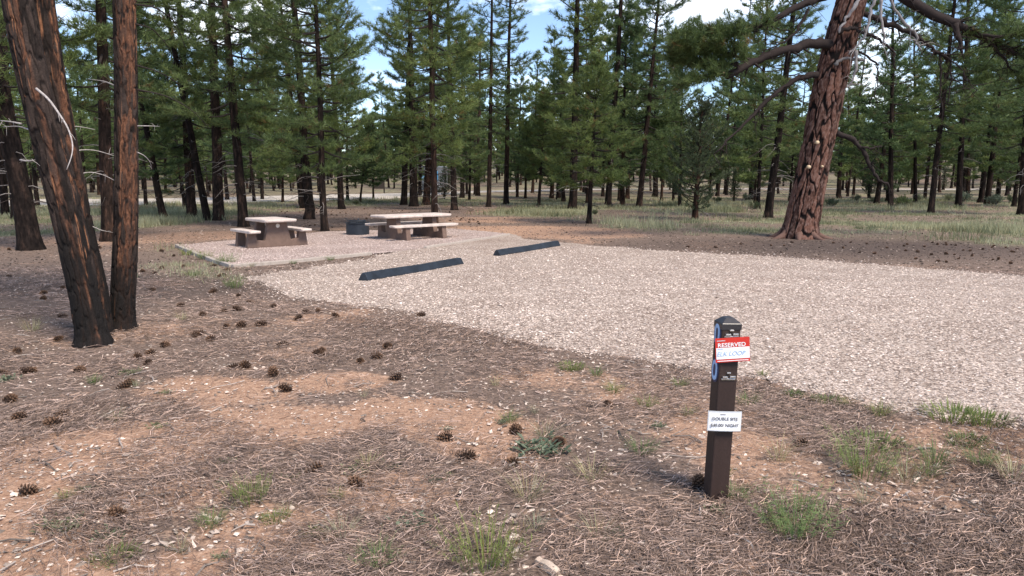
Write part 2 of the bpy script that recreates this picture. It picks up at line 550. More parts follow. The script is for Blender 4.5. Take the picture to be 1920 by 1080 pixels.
# ------------------------------------------------------------------ ground sheet
def axis(segs):
    out = []
    for a, b_, s in segs:
        out += list(np.arange(a, b_, s))
    return np.array(out + [segs[-1][1]])
gx = axis([(-700, -200, 60), (-200, -60, 12), (-60, -20, 2), (-20, -7, 0.4), (-7, 7, 0.09), (7, 20, 0.4), (20, 60, 2), (60, 200, 12), (200, 700, 60)])
gy = axis([(-120, -20, 12), (-20, 1.5, 1.5), (1.5, 10, 0.07), (10, 18, 0.16), (18, 45, 0.5), (45, 130, 2.5), (130, 300, 15), (300, 1500, 100)])
X, Y = np.meshgrid(gx, gy)
xf, yf = X.ravel(), Y.ravel()
Z = gz(xf, yf)
insp = (in_poly(xf, yf, SPUR_E) & (poly_dist(xf, yf, SPUR_E[::3])[0] > 0.16)) | in_poly(xf, yf, PAD)
near = 1 - sstep(9, 20, yf)
micro = 0.030 * (fbm(xf * 2.2, yf * 2.2, 0, 61, 4) - 0.5) + 0.016 * (fbm(xf * 9, yf * 9, 0, 62, 3) - 0.5)
Z = Z + np.where(insp, -0.03, micro * near)
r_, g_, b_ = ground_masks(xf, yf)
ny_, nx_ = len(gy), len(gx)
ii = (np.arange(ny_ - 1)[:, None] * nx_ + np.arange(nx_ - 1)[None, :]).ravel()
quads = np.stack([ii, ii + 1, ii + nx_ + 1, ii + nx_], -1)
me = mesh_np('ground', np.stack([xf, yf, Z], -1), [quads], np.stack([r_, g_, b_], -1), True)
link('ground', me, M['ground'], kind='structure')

def sheet(name, poly, step, dz, mat, zf=gz, sink=0.022):
    """a sheet that follows the terrain inside an outline"""
    p = np.array(poly)
    x0, y0 = p.min(0); x1, y1 = p.max(0)
    ax = np.arange(x0 - step, x1 + step * 2, step); ay = np.arange(y0 - step, y1 + step * 2, step)
    X, Y = np.meshgrid(ax, ay)
    ins = in_poly(X, Y, poly)
    d, qx, qy = poly_dist(X, Y, poly)
    keep = ins | (d < step * 0.75)
    snap = (~ins) | (d < step * 0.35)
    X2 = np.where(snap, qx, X); Y2 = np.where(snap, qy, Y)
    nx = len(ax)
    ii = (np.arange(len(ay) - 1)[:, None] * nx + np.arange(nx - 1)[None, :]).ravel()
    q = np.stack([ii, ii + 1, ii + nx + 1, ii + nx], -1)
    kf = keep.ravel()
    q = q[kf[q].all(1)]
    used = np.unique(q)
    mp = -np.ones(X.size, int); mp[used] = np.arange(len(used))
    xx, yy = X2.ravel()[used], Y2.ravel()[used]
    V = np.stack([xx, yy, zf(xx, yy) + dz - np.where(snap.ravel()[used], sink, 0)], -1)
    return link(name, mesh_np(name, V, [mp[q]], None, True), mat, kind='structure')

sheet('gravel_spur', SPUR_E, 0.16, 0.006, M['gravel'])
PADZ = 0.055
def pad_z(x, y):
    d = poly_dist(np.asarray(x, float), np.asarray(y, float), [PAD[2], PAD[3]], closed=False)[0]
    return gz(x, y) + PADZ - 0.046 * (1 - sstep(0.1, 1.2, d))
sheet('picnic_pad', PAD_E, 0.25, 0.0, M['pad_gravel'], pad_z, 0.0)
# far forest road, its sunlight put into the pale gravel colour
rp = []
for s in (1, -1):
    side = []
    for i in range(len(rl)):
        t = rl[min(i + 1, len(rl) - 1)] - rl[max(i - 1, 0)]
        t = t / np.linalg.norm(t)
        w = 8.5 if i < 4 else 3.6
        side.append(tuple(rl[i] + s * w * np.array([-t[1], t[0]])))
    rp += side if s == 1 else side[::-1]
sheet('forest_road', rp, 1.5, 0.03, M['road_gravel_sunlit'])

# ------------------------------------------------------------------ loose stones, needle litter, grass (nobody could count these)
rng = np.random.default_rng(11)
def in_view(x, y, margin=0.06):
    return (np.abs(x) < (960 / F + margin) * (y * math.cos(PITCH) + 1.6 * math.sin(PITCH)) + 0.3)

OCT_T = np.array([[0, 2, 4], [2, 1, 4], [1, 3, 4], [3, 0, 4], [2, 0, 5], [1, 2, 5], [3, 1, 5], [0, 3, 5]])
def stones(x, y, z, r, col, flat=0.55, tsd=0.3):
    n = len(x)
    base = np.array([[1, 0, 0], [-1, 0, 0], [0, 1, 0], [0, -1, 0], [0, 0, 1], [0, 0, -1]], float)
    V = np.tile(base, (n, 1, 1)) * rng.uniform(0.65, 1.3, (n, 6, 1))
    V[:, :, :2] += rng.normal(0, 0.22, (n, 6, 2))
    sc = np.stack([np.ones(n) * rng.uniform(0.9, 1.5, n), np.ones(n), flat * rng.uniform(0.6, 1.3, n)], -1)
    V = V * sc[:, None, :]
    a = rng.uniform(0, 2 * np.pi, n); ca, sa = np.cos(a), np.sin(a)
    tl = rng.normal(0, tsd, n); ct, st_ = np.cos(tl), np.sin(tl)
    vx, vy, vz = V[..., 0], V[..., 1], V[..., 2]
    vx, vz = vx * ct[:, None] - vz * st_[:, None], vx * st_[:, None] + vz * ct[:, None]
    V = np.stack([vx * ca[:, None] - vy * sa[:, None], vx * sa[:, None] + vy * ca[:, None], vz], -1) * r[:, None, None]
    V += np.stack([x, y, z], -1)[:, None, :]
    T = (OCT_T[None] + (np.arange(n) * 6)[:, None, None]).reshape(-1, 3)
    return V.reshape(-1, 3), T, np.repeat(col, 6, 0)

def scatter(n, ylo, yhi, power=1.0):
    """random ground points within the view wedge, denser near the camera"""
    u = rng.random(n)
    y = ylo * (yhi / ylo) ** (u ** power)
    hw = (960 / F + 0.05) * y + 0.3
    x = rng.uniform(-1, 1, n) * hw
    return x, y

x, y = scatter(132000, 4.2, 22)
ins = in_poly(x, y, SPUR_E); d, _, _ = poly_dist(x, y, SPUR)
keep = ins | (rng.random(len(x)) < 0.38 * np.exp(-d / 0.20) + 0.10 * np.exp(-d / 0.7))
keep &= ~in_poly(x, y, PAD) & ~(y > 20)
x, y = x[keep], y[keep]
r = 0.0076 * (0.65 + y * 0.052) * np.exp(rng.normal(0, 0.34, len(x)))
tone = np.clip(rng.normal(0.58, 0.14, len(x)), 0.10, 0.88) * (0.82 + 0.36 * fbm(x * 0.6, y * 0.6, 0, 123, 3))
warm = rng.uniform(0, 1, len(x))
col = np.stack([tone * 1.04, tone * (0.845 + 0.06 * warm), tone * (0.715 + 0.12 * warm)], -1)
V, T, C = stones(x, y, gz(x, y) + 0.006 + r * 0.12, r, col, 0.42, 0.2)
link('gravel_stones', mesh_np('gravel_stones', V, [T], C), M['stone'], kind='stuff', label='loose pale pinkish gravel covering the parking spur', category='gravel')

# pad gravel
x, y = scatter(90000, 12, 27)
k = in_poly(x, y, PAD); x, y = x[k], y[k]
r = 0.012 * rng.uniform(0.6, 1.5, len(x))
tone = np.clip(rng.normal(0.52, 0.10, len(x)), 0.2, 0.8)
col = np.stack([tone * 1.03, tone * 0.84, tone * 0.77], -1)
V, T, C = stones(x, y, pad_z(x, y) + 0.002, r, col)
link('pad_stones', mesh_np('pad_stones', V, [T], C), M['stone'], kind='stuff', label='fine pinkish gravel spread over the picnic pad', category='gravel')

# chips and pebbles among the needles
x, y = scatter(20000, 2.3, 14)
k = ~in_poly(x, y, SPUR_E) & ~in_poly(x, y, PAD); x, y = x[k], y[k]
r = np.abs(rng.normal(0.0, 0.0065, len(x))) + 0.0035
tone = rng.choice([0.70, 0.48, 0.3, 0.16], len(x), p=[0.36, 0.28, 0.2, 0.16]) * rng.uniform(0.8, 1.2, len(x))
col = np.stack([tone, tone * 0.83, tone * 0.71], -1)
V, T, C = stones(x, y, gz(x, y) + 0.004, r, col, 0.4)
link('pebbles', mesh_np('pebbles', V, [T], C), M['stone'], kind='stuff', label='small pale pebbles and bark chips strewn in the needle litter', category='pebbles')

# fallen needles: bent strips lying on the ground
x, y = scatter(230000, 2.25, 15, 0.9)
rr, gg, bb = ground_masks(x, y)
clump = fbm(x * 1.6, y * 1.6, 0, 77)
keep = ~in_poly(x, y, PAD) & (rng.random(len(x)) < np.clip(1.15 - 1.05 * rr, 0.17, 1) * (0.14 + 1.0 * sstep(0.38, 0.64, clump)))
dsp, _, _ = poly_dist(x, y, SPUR); isp = in_poly(x, y, SPUR_E)
keep &= (~isp) | (rng.random(len(x)) < 0.32 * np.exp(-dsp / 0.22) + 0.012)
x, y = x[keep], y[keep]; n_ = len(x)
L = rng.uniform(0.04, 0.13, n_); w = rng.uniform(0.0006, 0.0011, n_) * (0.75 + y * 0.17)
base_a = fbm(x * 0.7, y * 0.7, 3, 78) * 7
a = base_a + rng.normal(0, 0.95, n_)
bend = rng.normal(0, 0.35, n_)
zz = gz(x, y) + 0.030 * (fbm(x * 2.2, y * 2.2, 0, 61, 4) - 0.5) + 0.012 + rng.uniform(0, 0.018, n_)
tilt = rng.normal(0, 0.16, n_)
def strip(x, y, z, a, L, w, bend, tilt):
    out = []
    for s, aa in ((-0.5, a - bend), (0.0, a), (0.5, a + bend)):
        cx = x + np.cos(aa) * L * s; cy = y + np.sin(aa) * L * s; cz = z + L * s * tilt
        out.append(np.stack([cx - np.sin(aa) * w, cy + np.cos(aa) * w, cz], -1))
        out.append(np.stack([cx + np.sin(aa) * w, cy - np.cos(aa) * w, cz + w * 0.8], -1))
    V = np.stack(out, 1)
    n = len(x)
    q = np.array([[0, 1, 3, 2], [2, 3, 5, 4]])
    Q = (q[None] + (np.arange(n) * 6)[:, None, None]).reshape(-1, 4)
    return V.reshape(-1, 3), Q
V, Q = strip(x, y, zz, a, L, w, bend, tilt)
tone = np.clip(0.17 * np.exp(rng.normal(0, 0.62, n_)), 0.03, 0.62)
wm = rng.random(n_)
col = np.stack([tone * 1.14, tone * (0.79 + 0.08 * wm), tone * (0.60 + 0.17 * wm)], -1)
link('needle_litter', mesh_np('needle_litter', V, [Q], np.repeat(col, 6, 0)), M['litter'], kind='stuff', label='grey brown fallen pine needles matted over the ground', category='needle litter')

# dark and pale flecks of duff farther off
x, y = scatter(26000, 12, 48, 0.9)
rr, gg, bb = ground_masks(x, y)
k = ~in_poly(x, y, SPUR_E) & ~in_poly(x, y, PAD) & (rng.random(len(x)) < 1 - 0.8 * gg)
x, y, bb = x[k], y[k], bb[k]
r = rng.uniform(0.010, 0.030, len(x)) * (0.7 + y * 0.025)
tone = rng.choice([0.035, 0.08, 0.20, 0.42], len(x), p=[0.34, 0.28, 0.26, 0.12]) * rng.uniform(0.7, 1.3, len(x)) * (1 - 0.35 * bb)
V, T, C = stones(x, y, gz(x, y) + 0.002, r, np.stack([tone, tone * 0.80, tone * 0.68], -1), 0.3)
link('duff_flecks', mesh_np('duff_flecks', V, [T], C), M['litter'], kind='stuff', label='bark scraps and needle clumps strewn under the pines', category='duff')

# twigs
mbt = MB()
for _ in range(420):
    xx, yy = scatter(1, 2.3, 14); xx, yy = float(xx[0]), float(yy[0])
    if in_poly(np.array([xx]), np.array([yy]), SPUR_E)[0] or in_poly(np.array([xx]), np.array([yy]), PAD)[0]: continue
    L_ = rng.uniform(0.06, 0.32); aa = rng.uniform(0, 6.28); z0 = float(gz(xx, yy)) + 0.012
    pts = [(xx + math.cos(aa + b_ * s) * L_ * s, yy + math.sin(aa + b_ * s) * L_ * s, z0 + 0.008 * math.sin(s * 5)) for s, b_ in zip((0, 0.4, 0.75, 1), rng.normal(0, 0.3, 4))]
    t_ = rng.uniform(0.08, 0.45)
    mbt.tube(pts, np.linspace(0.0045, 0.002, 4) * rng.uniform(0.7, 1.5), 4, (t_, t_ * 0.87, t_ * 0.78))
link('fallen_twigs', mbt.mesh('fallen_twigs'), M['litter'], kind='stuff', label='thin broken twigs lying in the needle litter', category='twigs')

# grass in the middle distance
def blades(x, y, h, K, spread, w, seed, zoff=0.0):
    rg = np.random.default_rng(seed)
    n = len(x)
    X = np.repeat(x, K) + rg.normal(0, spread, n * K); Y = np.repeat(y, K) + rg.normal(0, spread, n * K)
    H = np.repeat(h, K) * rg.uniform(0.45, 1.15, n * K)
    a = rg.uniform(0, 2 * np.pi, n * K); ln = rg.uniform(0.05, 0.6, n * K) * H
    z = gz(X, Y) + zoff
    a2 = rg.uniform(0, np.pi, n * K); ww = np.broadcast_to(w, (n,)).repeat(K) * rg.uniform(0.6, 1.3, n * K)
    b0 = np.stack([X + np.cos(a2) * ww, Y + np.sin(a2) * ww, z - 0.01], -1)
    b1 = np.stack([X - np.cos(a2) * ww, Y - np.sin(a2) * ww, z - 0.01], -1)
    tp = np.stack([X + np.cos(a) * ln, Y + np.sin(a) * ln, z + H], -1)
    V = np.stack([b0, b1, tp], 1).reshape(-1, 3)
    T = np.arange(n * K * 3).reshape(-1, 3)
    return V, T, n * K
x, y = scatter(60000, 11, 62, 0.85)
rr, gg, bb = ground_masks(x, y)
keep = (rng.random(len(x)) < gg ** 1.3 * 0.95) & ~in_poly(x, y, SPUR_E) & ~in_poly(x, y, PAD) & (road_d(x, y) > 7)
x, y = x[keep], y[keep]
pat = fbm(x * 0.22, y * 0.22, 0, 91)
h = 0.10 + 0.26 * sstep(0.38, 0.68, pat) * rng.uniform(0.5, 1.3, len(x))
V, T, nb_ = blades(x, y, h, 7, 0.10, 0.004 + y * 0.0003, 5)
K = 7
t_ = np.clip(np.repeat(sstep(0.3, 0.7, fbm(x * 0.4, y * 0.4, 0, 92)), K) * 0.7 + rng.normal(0.15, 0.2, nb_), 0, 1)
dry = np.repeat(rng.random(len(x)) < 0.12, K) * 0.5
link('meadow_grass', mesh_np('meadow_grass', V, [T], np.repeat(np.stack([t_, dry, t_ * 0], -1), 3, 0)), M['grass_blade'], kind='stuff', label='thin pale green grass growing between the pines', category='grass')

# ------------------------------------------------------------------ pine generator
def needles_arr(Cn, D, S, K, w, rg, up=0.12, tone=None):
    Cn = np.asarray(Cn, float); D = np.asarray(D, float); S = np.asarray(S, float)
    n = len(Cn); m_ = n * K
    rnd = rg.normal(size=(m_, 3)); rnd /= np.linalg.norm(rnd, axis=1)[:, None]
    d = np.repeat(D, K, 0) * 0.75 + rnd * 0.95 + np.array([0, 0, up])
    d /= np.linalg.norm(d, axis=1)[:, None] + 1e-9
    s = np.repeat(S, K) * rg.uniform(0.6, 1.1, m_)
    base = np.repeat(Cn, K, 0) - np.repeat(D * S[:, None], K, 0) * rg.uniform(0, 0.7, m_)[:, None]
    side = np.cross(d, rg.normal(size=(m_, 3))); side /= np.linalg.norm(side, axis=1)[:, None] + 1e-9
    side *= (w * 0.5)
    V = np.stack([base + side, base - side, base + d * s[:, None]], 1).reshape(-1, 3)
    T = np.arange(m_ * 3).reshape(-1, 3)
    tt = rg.random(n) if tone is None else tone
    c = np.clip(np.repeat(tt, K) * 0.65 + rg.random(m_) * 0.35, 0, 1)
    dead = (rg.random(n) < 0.03)
    g = np.repeat(dead * 0.8, K)
    return V, T, np.repeat(np.stack([c, g, c * 0], -1), 3, 0)

BARK_C = np.array([0.035, 0.028, 0.026])
DEAD_C = np.array([0.22, 0.20, 0.19])

def limb(mb, tufts, rg, path, r0, r1, fol_from, nbl, bl_len, step, size, col=BARK_C, sides=5, updir=0.25):
    """one bough with side shoots; needle tufts are appended to tufts"""
    path = np.asarray(path, float)
    n = len(path)
    mb.tube(path, np.linspace(r0, r1, n), sides, col)
    seg = np.linalg.norm(np.diff(path, axis=0), axis=1); cum = np.concatenate([[0], np.cumsum(seg)]); tot = cum[-1]
    def at(s):
        q = s * tot
        return np.array([np.interp(q, cum, path[:, k]) for k in range(3)])
    def tang(s):
        d = at(min(1, s + 0.08)) - at(max(0, s - 0.08))
        return d / (np.linalg.norm(d) + 1e-9)
    for k in range(nbl):
        s = fol_from + (1 - fol_from) * (k + rg.random()) / max(nbl, 1) * 0.97
        p = at(s); t = tang(s)
        lat = np.cross(t, [0, 0, 1]); lat /= np.linalg.norm(lat) + 1e-9
        sg = 1 if k % 2 else -1
        an = math.radians(rg.uniform(30, 75))
        d = t * math.cos(an) + lat * sg * math.sin(an) + np.array([0, 0, rg.uniform(-0.15, 0.45) * updir * 2])
        d /= np.linalg.norm(d)
        L = bl_len * rg.uniform(0.5, 1.15) * (1.15 - 0.55 * s)
        e = p + d * L + np.array([0, 0, 0.12 * L])
        mid = p + d * L * 0.5 - np.array([0, 0, 0.03 * L])
        mb.tube([p, mid, e], [r1 * 1.1 + 0.004, r1 * 0.7 + 0.002, 0.003], 3, col, cap=False)
        m_ = max(2, int(L / step))
        tn = rg.random()
        for q in range(m_):
            u = 0.35 + 0.65 * (q + rg.random() * 0.6) / m_
            c = p + (mid - p) * min(1, u * 2) if u < 0.5 else mid + (e - mid) * (u - 0.5) * 2
            tufts.append((c + rg.normal(0, 0.05, 3), d + np.array([0, 0, 0.35]), size * rg.uniform(0.8, 1.2), tn * 0.6 + rg.random() * 0.4))
    m_ = max(1, int(tot * (1 - fol_from) / step / 1.3))
    for q in range(m_):
        s = fol_from + (1 - fol_from) * (q + 0.7) / m_
        tufts.append((at(min(1, s)), tang(min(1, s)) + np.array([0, 0, 0.3]), size * rg.uniform(0.8, 1.2), rg.random()))

def pine_proto(seed, H, r0, cb, R, nl, bl, step, size, K, nw, ndead, prof_pow=0.5, elev=(-12, 42), trunk_sides=12, wob=0.010, bl_n=3.0):
    rg = np.random.default_rng(seed)
    n = 18
    zs = np.concatenate([[-0.25, 0.0, 0.12, 0.35, 0.8], np.linspace(1.6, H, n)])
    wx = np.cumsum(rg.normal(0, wob, len(zs))) * (zs > 0.3); wy = np.cumsum(rg.normal(0, wob, len(zs))) * (zs > 0.3)
    rad = r0 * np.clip(1 - zs / (H * 1.02), 0.02, 1) ** 0.75 + r0 * 0.35 * np.exp(-np.maximum(zs, 0) / 0.22)
    tb = MB()
    tb.tube(np.stack([wx, wy, zs], -1), rad, trunk_sides, (1, 1, 1))
    def c(z): return np.array([np.interp(z, zs, wx), np.interp(z, zs, wy), z])
    bb = MB(); tufts = []
    for i in range(nl):
        t = (i + rg.random()) / nl
        z = cb + (H * 0.985 - cb) * t ** 0.95
        az = i * 2.399 + rg.uniform(-0.5, 0.5)
        prof = (0.6 + 0.4 * min(1, t / 0.18)) * (1 - t) ** prof_pow + 0.06
        L = R * prof * rg.uniform(0.35, 1.25)
        el = math.radians(elev[0] + (elev[1] - elev[0]) * t + rg.normal(0, 8))
        p0 = c(z); dh = np.array([math.cos(az), math.sin(az), 0]); lt = np.array([-dh[1], dh[0], 0])
        wv = rg.normal(0, 0.08) * L
        path = [p0 + dh * s * L * math.cos(el) + np.array([0, 0, s * L * math.sin(el) - 0.30 * L * s * (1 - s) + 0.10 * L * s * s]) + lt * wv * math.sin(s * 3) for s in (0, 0.25, 0.5, 0.75, 1)]
        rl_ = min(0.012 + 0.014 * L, r0 * 0.5)
        limb(bb, tufts, rg, path, rl_, 0.006, 0.42 if L > 0.8 else 0.15, int(2 + L * bl_n), bl * (0.35 + 0.65 * min(1, L / R)), step, size)
    for i in range(ndead):
        z = rg.uniform(min(1.0, cb * 0.35), cb * 1.15); az = rg.uniform(0, 6.28); L = rg.uniform(0.3, 1.0) * min(1.5, R)
        p0 = c(z); dh = np.array([math.cos(az), math.sin(az), 0]); lt = np.array([-dh[1], dh[0], 0])
        dr = rg.uniform(-0.45, 0.15)
        path = [p0 + dh * L * s + np.array([0, 0, L * (0.25 * s + (dr - 0.25) * s * s)]) + lt * rg.normal(0, 0.05) * L * s for s in (0, 0.3, 0.6, 1)]
        cc = BARK_C * 1.2 if rg.random() < 0.55 else DEAD_C
        bb.tube(path, [0.017, 0.012, 0.008, 0.003], 4, cc, cap=False)
        for q in range(2):
            s = rg.uniform(0.4, 0.9); a0 = path[0] + (path[-1] - path[0]) * s
            bb.tube([a0, a0 + (dh * 0.6 + lt * rg.choice([-1, 1]) * 0.6 + np.array([0, 0, rg.uniform(-0.4, 0.3)])) * L * 0.3], [0.006, 0.002], 3, cc, cap=False)
    tufts.append((c(H), np.array([0, 0, 1.0]), size, 0.6))
    Cn = np.array([t[0] for t in tufts]); D = np.array([t[1] for t in tufts]); D /= np.linalg.norm(D, axis=1)[:, None]
    V, T, C = needles_arr(Cn, D, np.array([t[2] for t in tufts]), K, nw, rg, tone=np.array([t[3] for t in tufts]))
    return dict(trunk=tb.mesh('trunk', True), branch=bb.mesh('branchwork'), crown=mesh_np('crown', V, [T], C), r0=r0, H=H)

PROTO = {
    'low':   pine_proto(101, 13.5, 0.13, 2.1, 2.25, 100, 1.15, 0.10, 0.22, 18, 0.018, 18),
    'low2':  pine_proto(102, 14.5, 0.14, 2.3, 2.3, 98, 1.15, 0.10, 0.22, 18, 0.018, 20),
    'mid':   pine_proto(103, 16.5, 0.16, 3.0, 2.35, 96, 1.15, 0.105, 0.23, 17, 0.019, 26),
    'mid2':  pine_proto(104, 17.0, 0.15, 3.6, 2.2, 94, 1.05, 0.11, 0.23, 17, 0.019, 30),
    'tall':  pine_proto(105, 19.0, 0.17, 4.8, 2.2, 76, 1.0, 0.12, 0.24, 16, 0.019, 28),
    'bare':  pine_proto(106, 20.0, 0.17, 7.4, 1.7, 58, 0.85, 0.13, 0.24, 15, 0.019, 26),
    'young': pine_proto(107, 6.6, 0.09, 1.55, 1.95, 80, 0.95, 0.09, 0.20, 20, 0.018, 5, 0.7),
    'juniper': pine_proto(108, 5.0, 0.10, 0.40, 1.5, 90, 0.75, 0.065, 0.10, 18, 0.017, 4, 0.4, (15, 60)),
    'far_a': pine_proto(201, 14.0, 0.15, 2.3, 2.3, 58, 1.05, 0.18, 0.32, 12, 0.046, 8, trunk_sides=8),
    'far_b': pine_proto(202, 16.5, 0.16, 3.4, 2.2, 56, 1.05, 0.18, 0.32, 12, 0.046, 10, trunk_sides=8),
    'far_c': pine_proto(203, 10.0, 0.13, 1.2, 2.35, 64, 1.1, 0.18, 0.32, 12, 0.046, 6, trunk_sides=8),
    'far_d': pine_proto(204, 19.5, 0.17, 5.4, 2.2, 56, 1.05, 0.18, 0.32, 12, 0.046, 12, trunk_sides=8),
}

def plant_tree(kind, x, y, r, s, lean=(0.0, 0.0), name='ponderosa_pine', needle='needles', **props):
    p = PROTO[kind]
    root = empty(name, (x, y, float(gz(x, y))), **props)
    root.rotation_euler = (lean[1], lean[0], 0)
    rz = random.uniform(0, 6.28)
    k = r / p['r0']
    t = link('trunk', p['trunk'], M['bark'], root); t.rotation_euler = (0, 0, rz); t.scale = (k, k, s)
    c = link('branchwork', p['branch'], M['bough'], root, kind='stuff'); c.rotation_euler = (0, 0, rz); c.scale = (s, s, s)
    c = link('crown', p['crown'], M[needle], root, kind='stuff'); c.rotation_euler = (0, 0, rz); c.scale = (s, s, s)
    return root

# ------------------------------------------------------------------ trees one can pick out, placed where their feet meet the ground
GF = 'pines around the picnic pad'
TREES = [
    # base px, base py, width px, second point on the trunk px, py, kind, scale, label
    (58, 468, 38, 22, 260, 'mid', 1.0, 'thick black trunked pine leaning left behind the charred twin pine'),
    (30, 411, 16, 22, 300, 'far_b', 1.0, 'dark slim pine half hidden behind the thick black leaning trunk'),
    (203, 452, 24, 196, 230, 'mid2', 1.0, 'dark pine with many dead side twigs between the charred twin trunks'),
    (307, 408, 13, 285, 300, 'low', 0.95, 'thin dark pine leaning left over the grass beside a straight pine'),
    (360, 407, 18, 346, 210, 'mid', 0.95, 'straight dark pine beside a strongly leaning thin trunk'),
    (390, 413, 14, 366, 290, 'bare', 0.8, 'brown trunk leaning sharply left between two upright dark pines'),
    (410, 413, 20, 402, 200, 'mid2', 1.05, 'upright pine with thick dark trunk behind the small square table'),
    (348, 394, 8, 337, 310, 'far_c', 0.95, 'slim pine slanting left in the grass behind the leaning trunks'),
    (457, 425, 18, 440, 200, 'mid', 1.0, 'pine with rough reddish trunk rising right behind the small table'),
    (426, 375, 7, 421, 320, 'far_a', 1.0, 'thin pine at the edge of the sunlit road behind the small table'),
    (477, 378, 6, 470, 300, 'far_b', 0.95, 'thin straight pine standing against the bright sunlit road'),
    (492, 374, 6, 489, 300, 'far_a', 1.0, 'narrow dark pine right of another thin pine by the bright road'),
    (570, 390, 14, 556, 260, 'low2', 1.05, 'dark pine touching a thicker black trunk behind the fire ring'),
    (580, 411, 18, 567, 250, 'low2', 1.15, 'thick black trunked pine with low green boughs behind the fire ring'),
    (609, 433, 13, 601, 240, 'low', 1.0, 'slender brown pine standing at the back edge of the picnic pad'),
    (641, 392, 12, 632, 250, 'low2', 0.95, 'straight dark pine behind the fire ring with drooping low boughs'),
    (652, 376, 6, 651, 310, 'far_c', 0.85, 'small dark pine behind the fire ring with a pale dead branch'),
    (675, 379, 4, 683, 310, 'young', 0.9, 'thin sapling pine leaning right beside the brown notice board'),
    (757, 384, 12, 761, 270, 'mid2', 1.0, 'dark pine hung with pale curled dead twigs beside the camper'),
    (776, 387, 16, 773, 260, 'mid', 1.0, 'thick brown pine in front of the parked camper'),
    (799, 384, 14, 806, 280, 'mid', 1.0, 'black trunk slanting across the front of the parked camper'),
    (815, 430, 13, 811, 270, 'low2', 1.05, 'leafy pine with scaly trunk right behind the long picnic table'),
    (852, 394, 12, 848, 270, 'mid', 0.9, 'straight pine with side boughs right of the long picnic table'),
    (866, 371, 9, 866, 300, 'far_a', 1.0, 'dark pine in front of the pale far road, beside a straighter pine'),
    (896, 367, 8, 897, 300, 'far_b', 1.0, 'upright pine standing before the pale strip of far road'),
    (916, 388, 9, 920, 100, 'tall', 0.95, 'tall slim pine with high sparse crown beside an equally tall pine'),
    (949, 383, 10, 956, 60, 'tall', 1.0, 'very tall straight pine with bare stem against the sky'),
    (1010, 385, 6, 1016, 290, 'young', 1.1, 'thin stemmed young pine with a low green crown before the far pines'),
    (1034, 372, 9, 1035, 310, 'far_a', 1.0, 'short dark pine left of a matching pine under low green boughs'),
    (1047, 374, 9, 1049, 310, 'far_c', 1.15, 'dark pine close beside a matching pine under low green boughs'),
    (1073, 391, 15, 1078, 150, 'mid2', 1.15, 'tall pine with thick black trunk and a full crown above'),
    (1104, 419, 9, 1110, 310, 'young', 1.0, 'young pine with thin bare stem and bright bushy crown by the bare red soil'),
    (1140, 389, 12, 1152, 200, 'bare', 1.05, 'tall pine with long bare trunk and thin top against the sky'),
    (1161, 377, 7, 1165, 290, 'far_b', 1.0, 'slim pine behind the tall bare trunked pine'),
    (1198, 390, 11, 1213, 230, 'low2', 1.1, 'dark pine leaning right with one long low branch'),
    (1228, 369, 10, 1228, 300, 'far_a', 1.0, 'upright pine in dry grass behind the right leaning dark pine'),
    (1440, 408, 15, 1461, 230, 'mid', 0.95, 'dark leaning pine close behind the great red barked pine'),
    (1745, 400, 11, 1766, 220, 'mid2', 0.95, 'dark pine leaning right in open grass beyond the great pine'),
    (1808, 360, 17, 1830, 230, 'far_d', 1.3, 'large old pine with reddish trunk far back in the grass'),
    (1838, 380, 10, 1850, 290, 'low2', 1.0, 'dark pine with spreading low boughs beside the reddish old pine'),
    (1888, 367, 7, 1896, 300, 'far_a', 1.0, 'slim dark pine at the back of the shrubby clearing'),
    (1917, 403, 17, 1925, 250, 'mid', 1.0, 'thick dark pine at the edge of the shadowed grass'),
    (1573, 372, 9, 1576, 300, 'far_a', 0.85, 'pine with green low boughs behind a grey shrub'),
    (1665, 378, 9, 1670, 290, 'far_c', 0.9, 'bushy pine forked at the foot behind the drooping bare limb'),
    (10, 405, 14, 2, 300, 'far_b', 1.0, 'dark pine in the shade by the bright road, left of the twin pine'),
    (70, 386, 8, 62, 300, 'far_a', 1.0, 'thin pine by the bright road just behind the black leaning trunk'),
    (1075, 366, 4, 1076, 330, 'young', 0.9, 'bright sapling pine in grass behind the tall black trunk'),
    (1262, 380, 5, 1264, 330, 'young', 1.0, 'leafy sapling pine left of the low skirted juniper'),
    (1480, 378, 5, 1484, 330, 'young', 1.0, 'young pine half hidden behind the great pine'),
    (1600, 366, 5, 1603, 330, 'young', 1.1, 'pale green young pine behind the drooping bare limb'),
    (1710, 364, 5, 1712, 330, 'young', 1.1, 'young pine behind the yellow green shrub'),
    (1870, 366, 5, 1873, 330, 'young', 1.1, 'young pine between the sage bushes and the back wood'),
    (985, 372, 5, 986, 330, 'young', 1.0, 'sapling pine right of the very tall straight pine'),
    (880, 376, 5, 881, 330, 'young', 0.95, 'sapling pine in grass beyond the long table'),
    (700, 373, 4, 700, 330, 'young', 0.8, 'light green sapling close to the notice board'),
    (530, 379, 5, 530, 330, 'young', 0.9, 'sapling pine by the road left of the black trunked pair'),
    (1415, 384, 5, 1418, 330, 'young', 0.9, 'sapling pine left of the leaning pine behind the great one'),
    (1330, 372, 5, 1332, 330, 'young', 1.1, 'bushy young pine right behind the juniper'),
    (274, 385, 7, 271, 310, 'far_a', 1.0, 'thin pine before the bright road right of the charred twin'),
]
placed = []
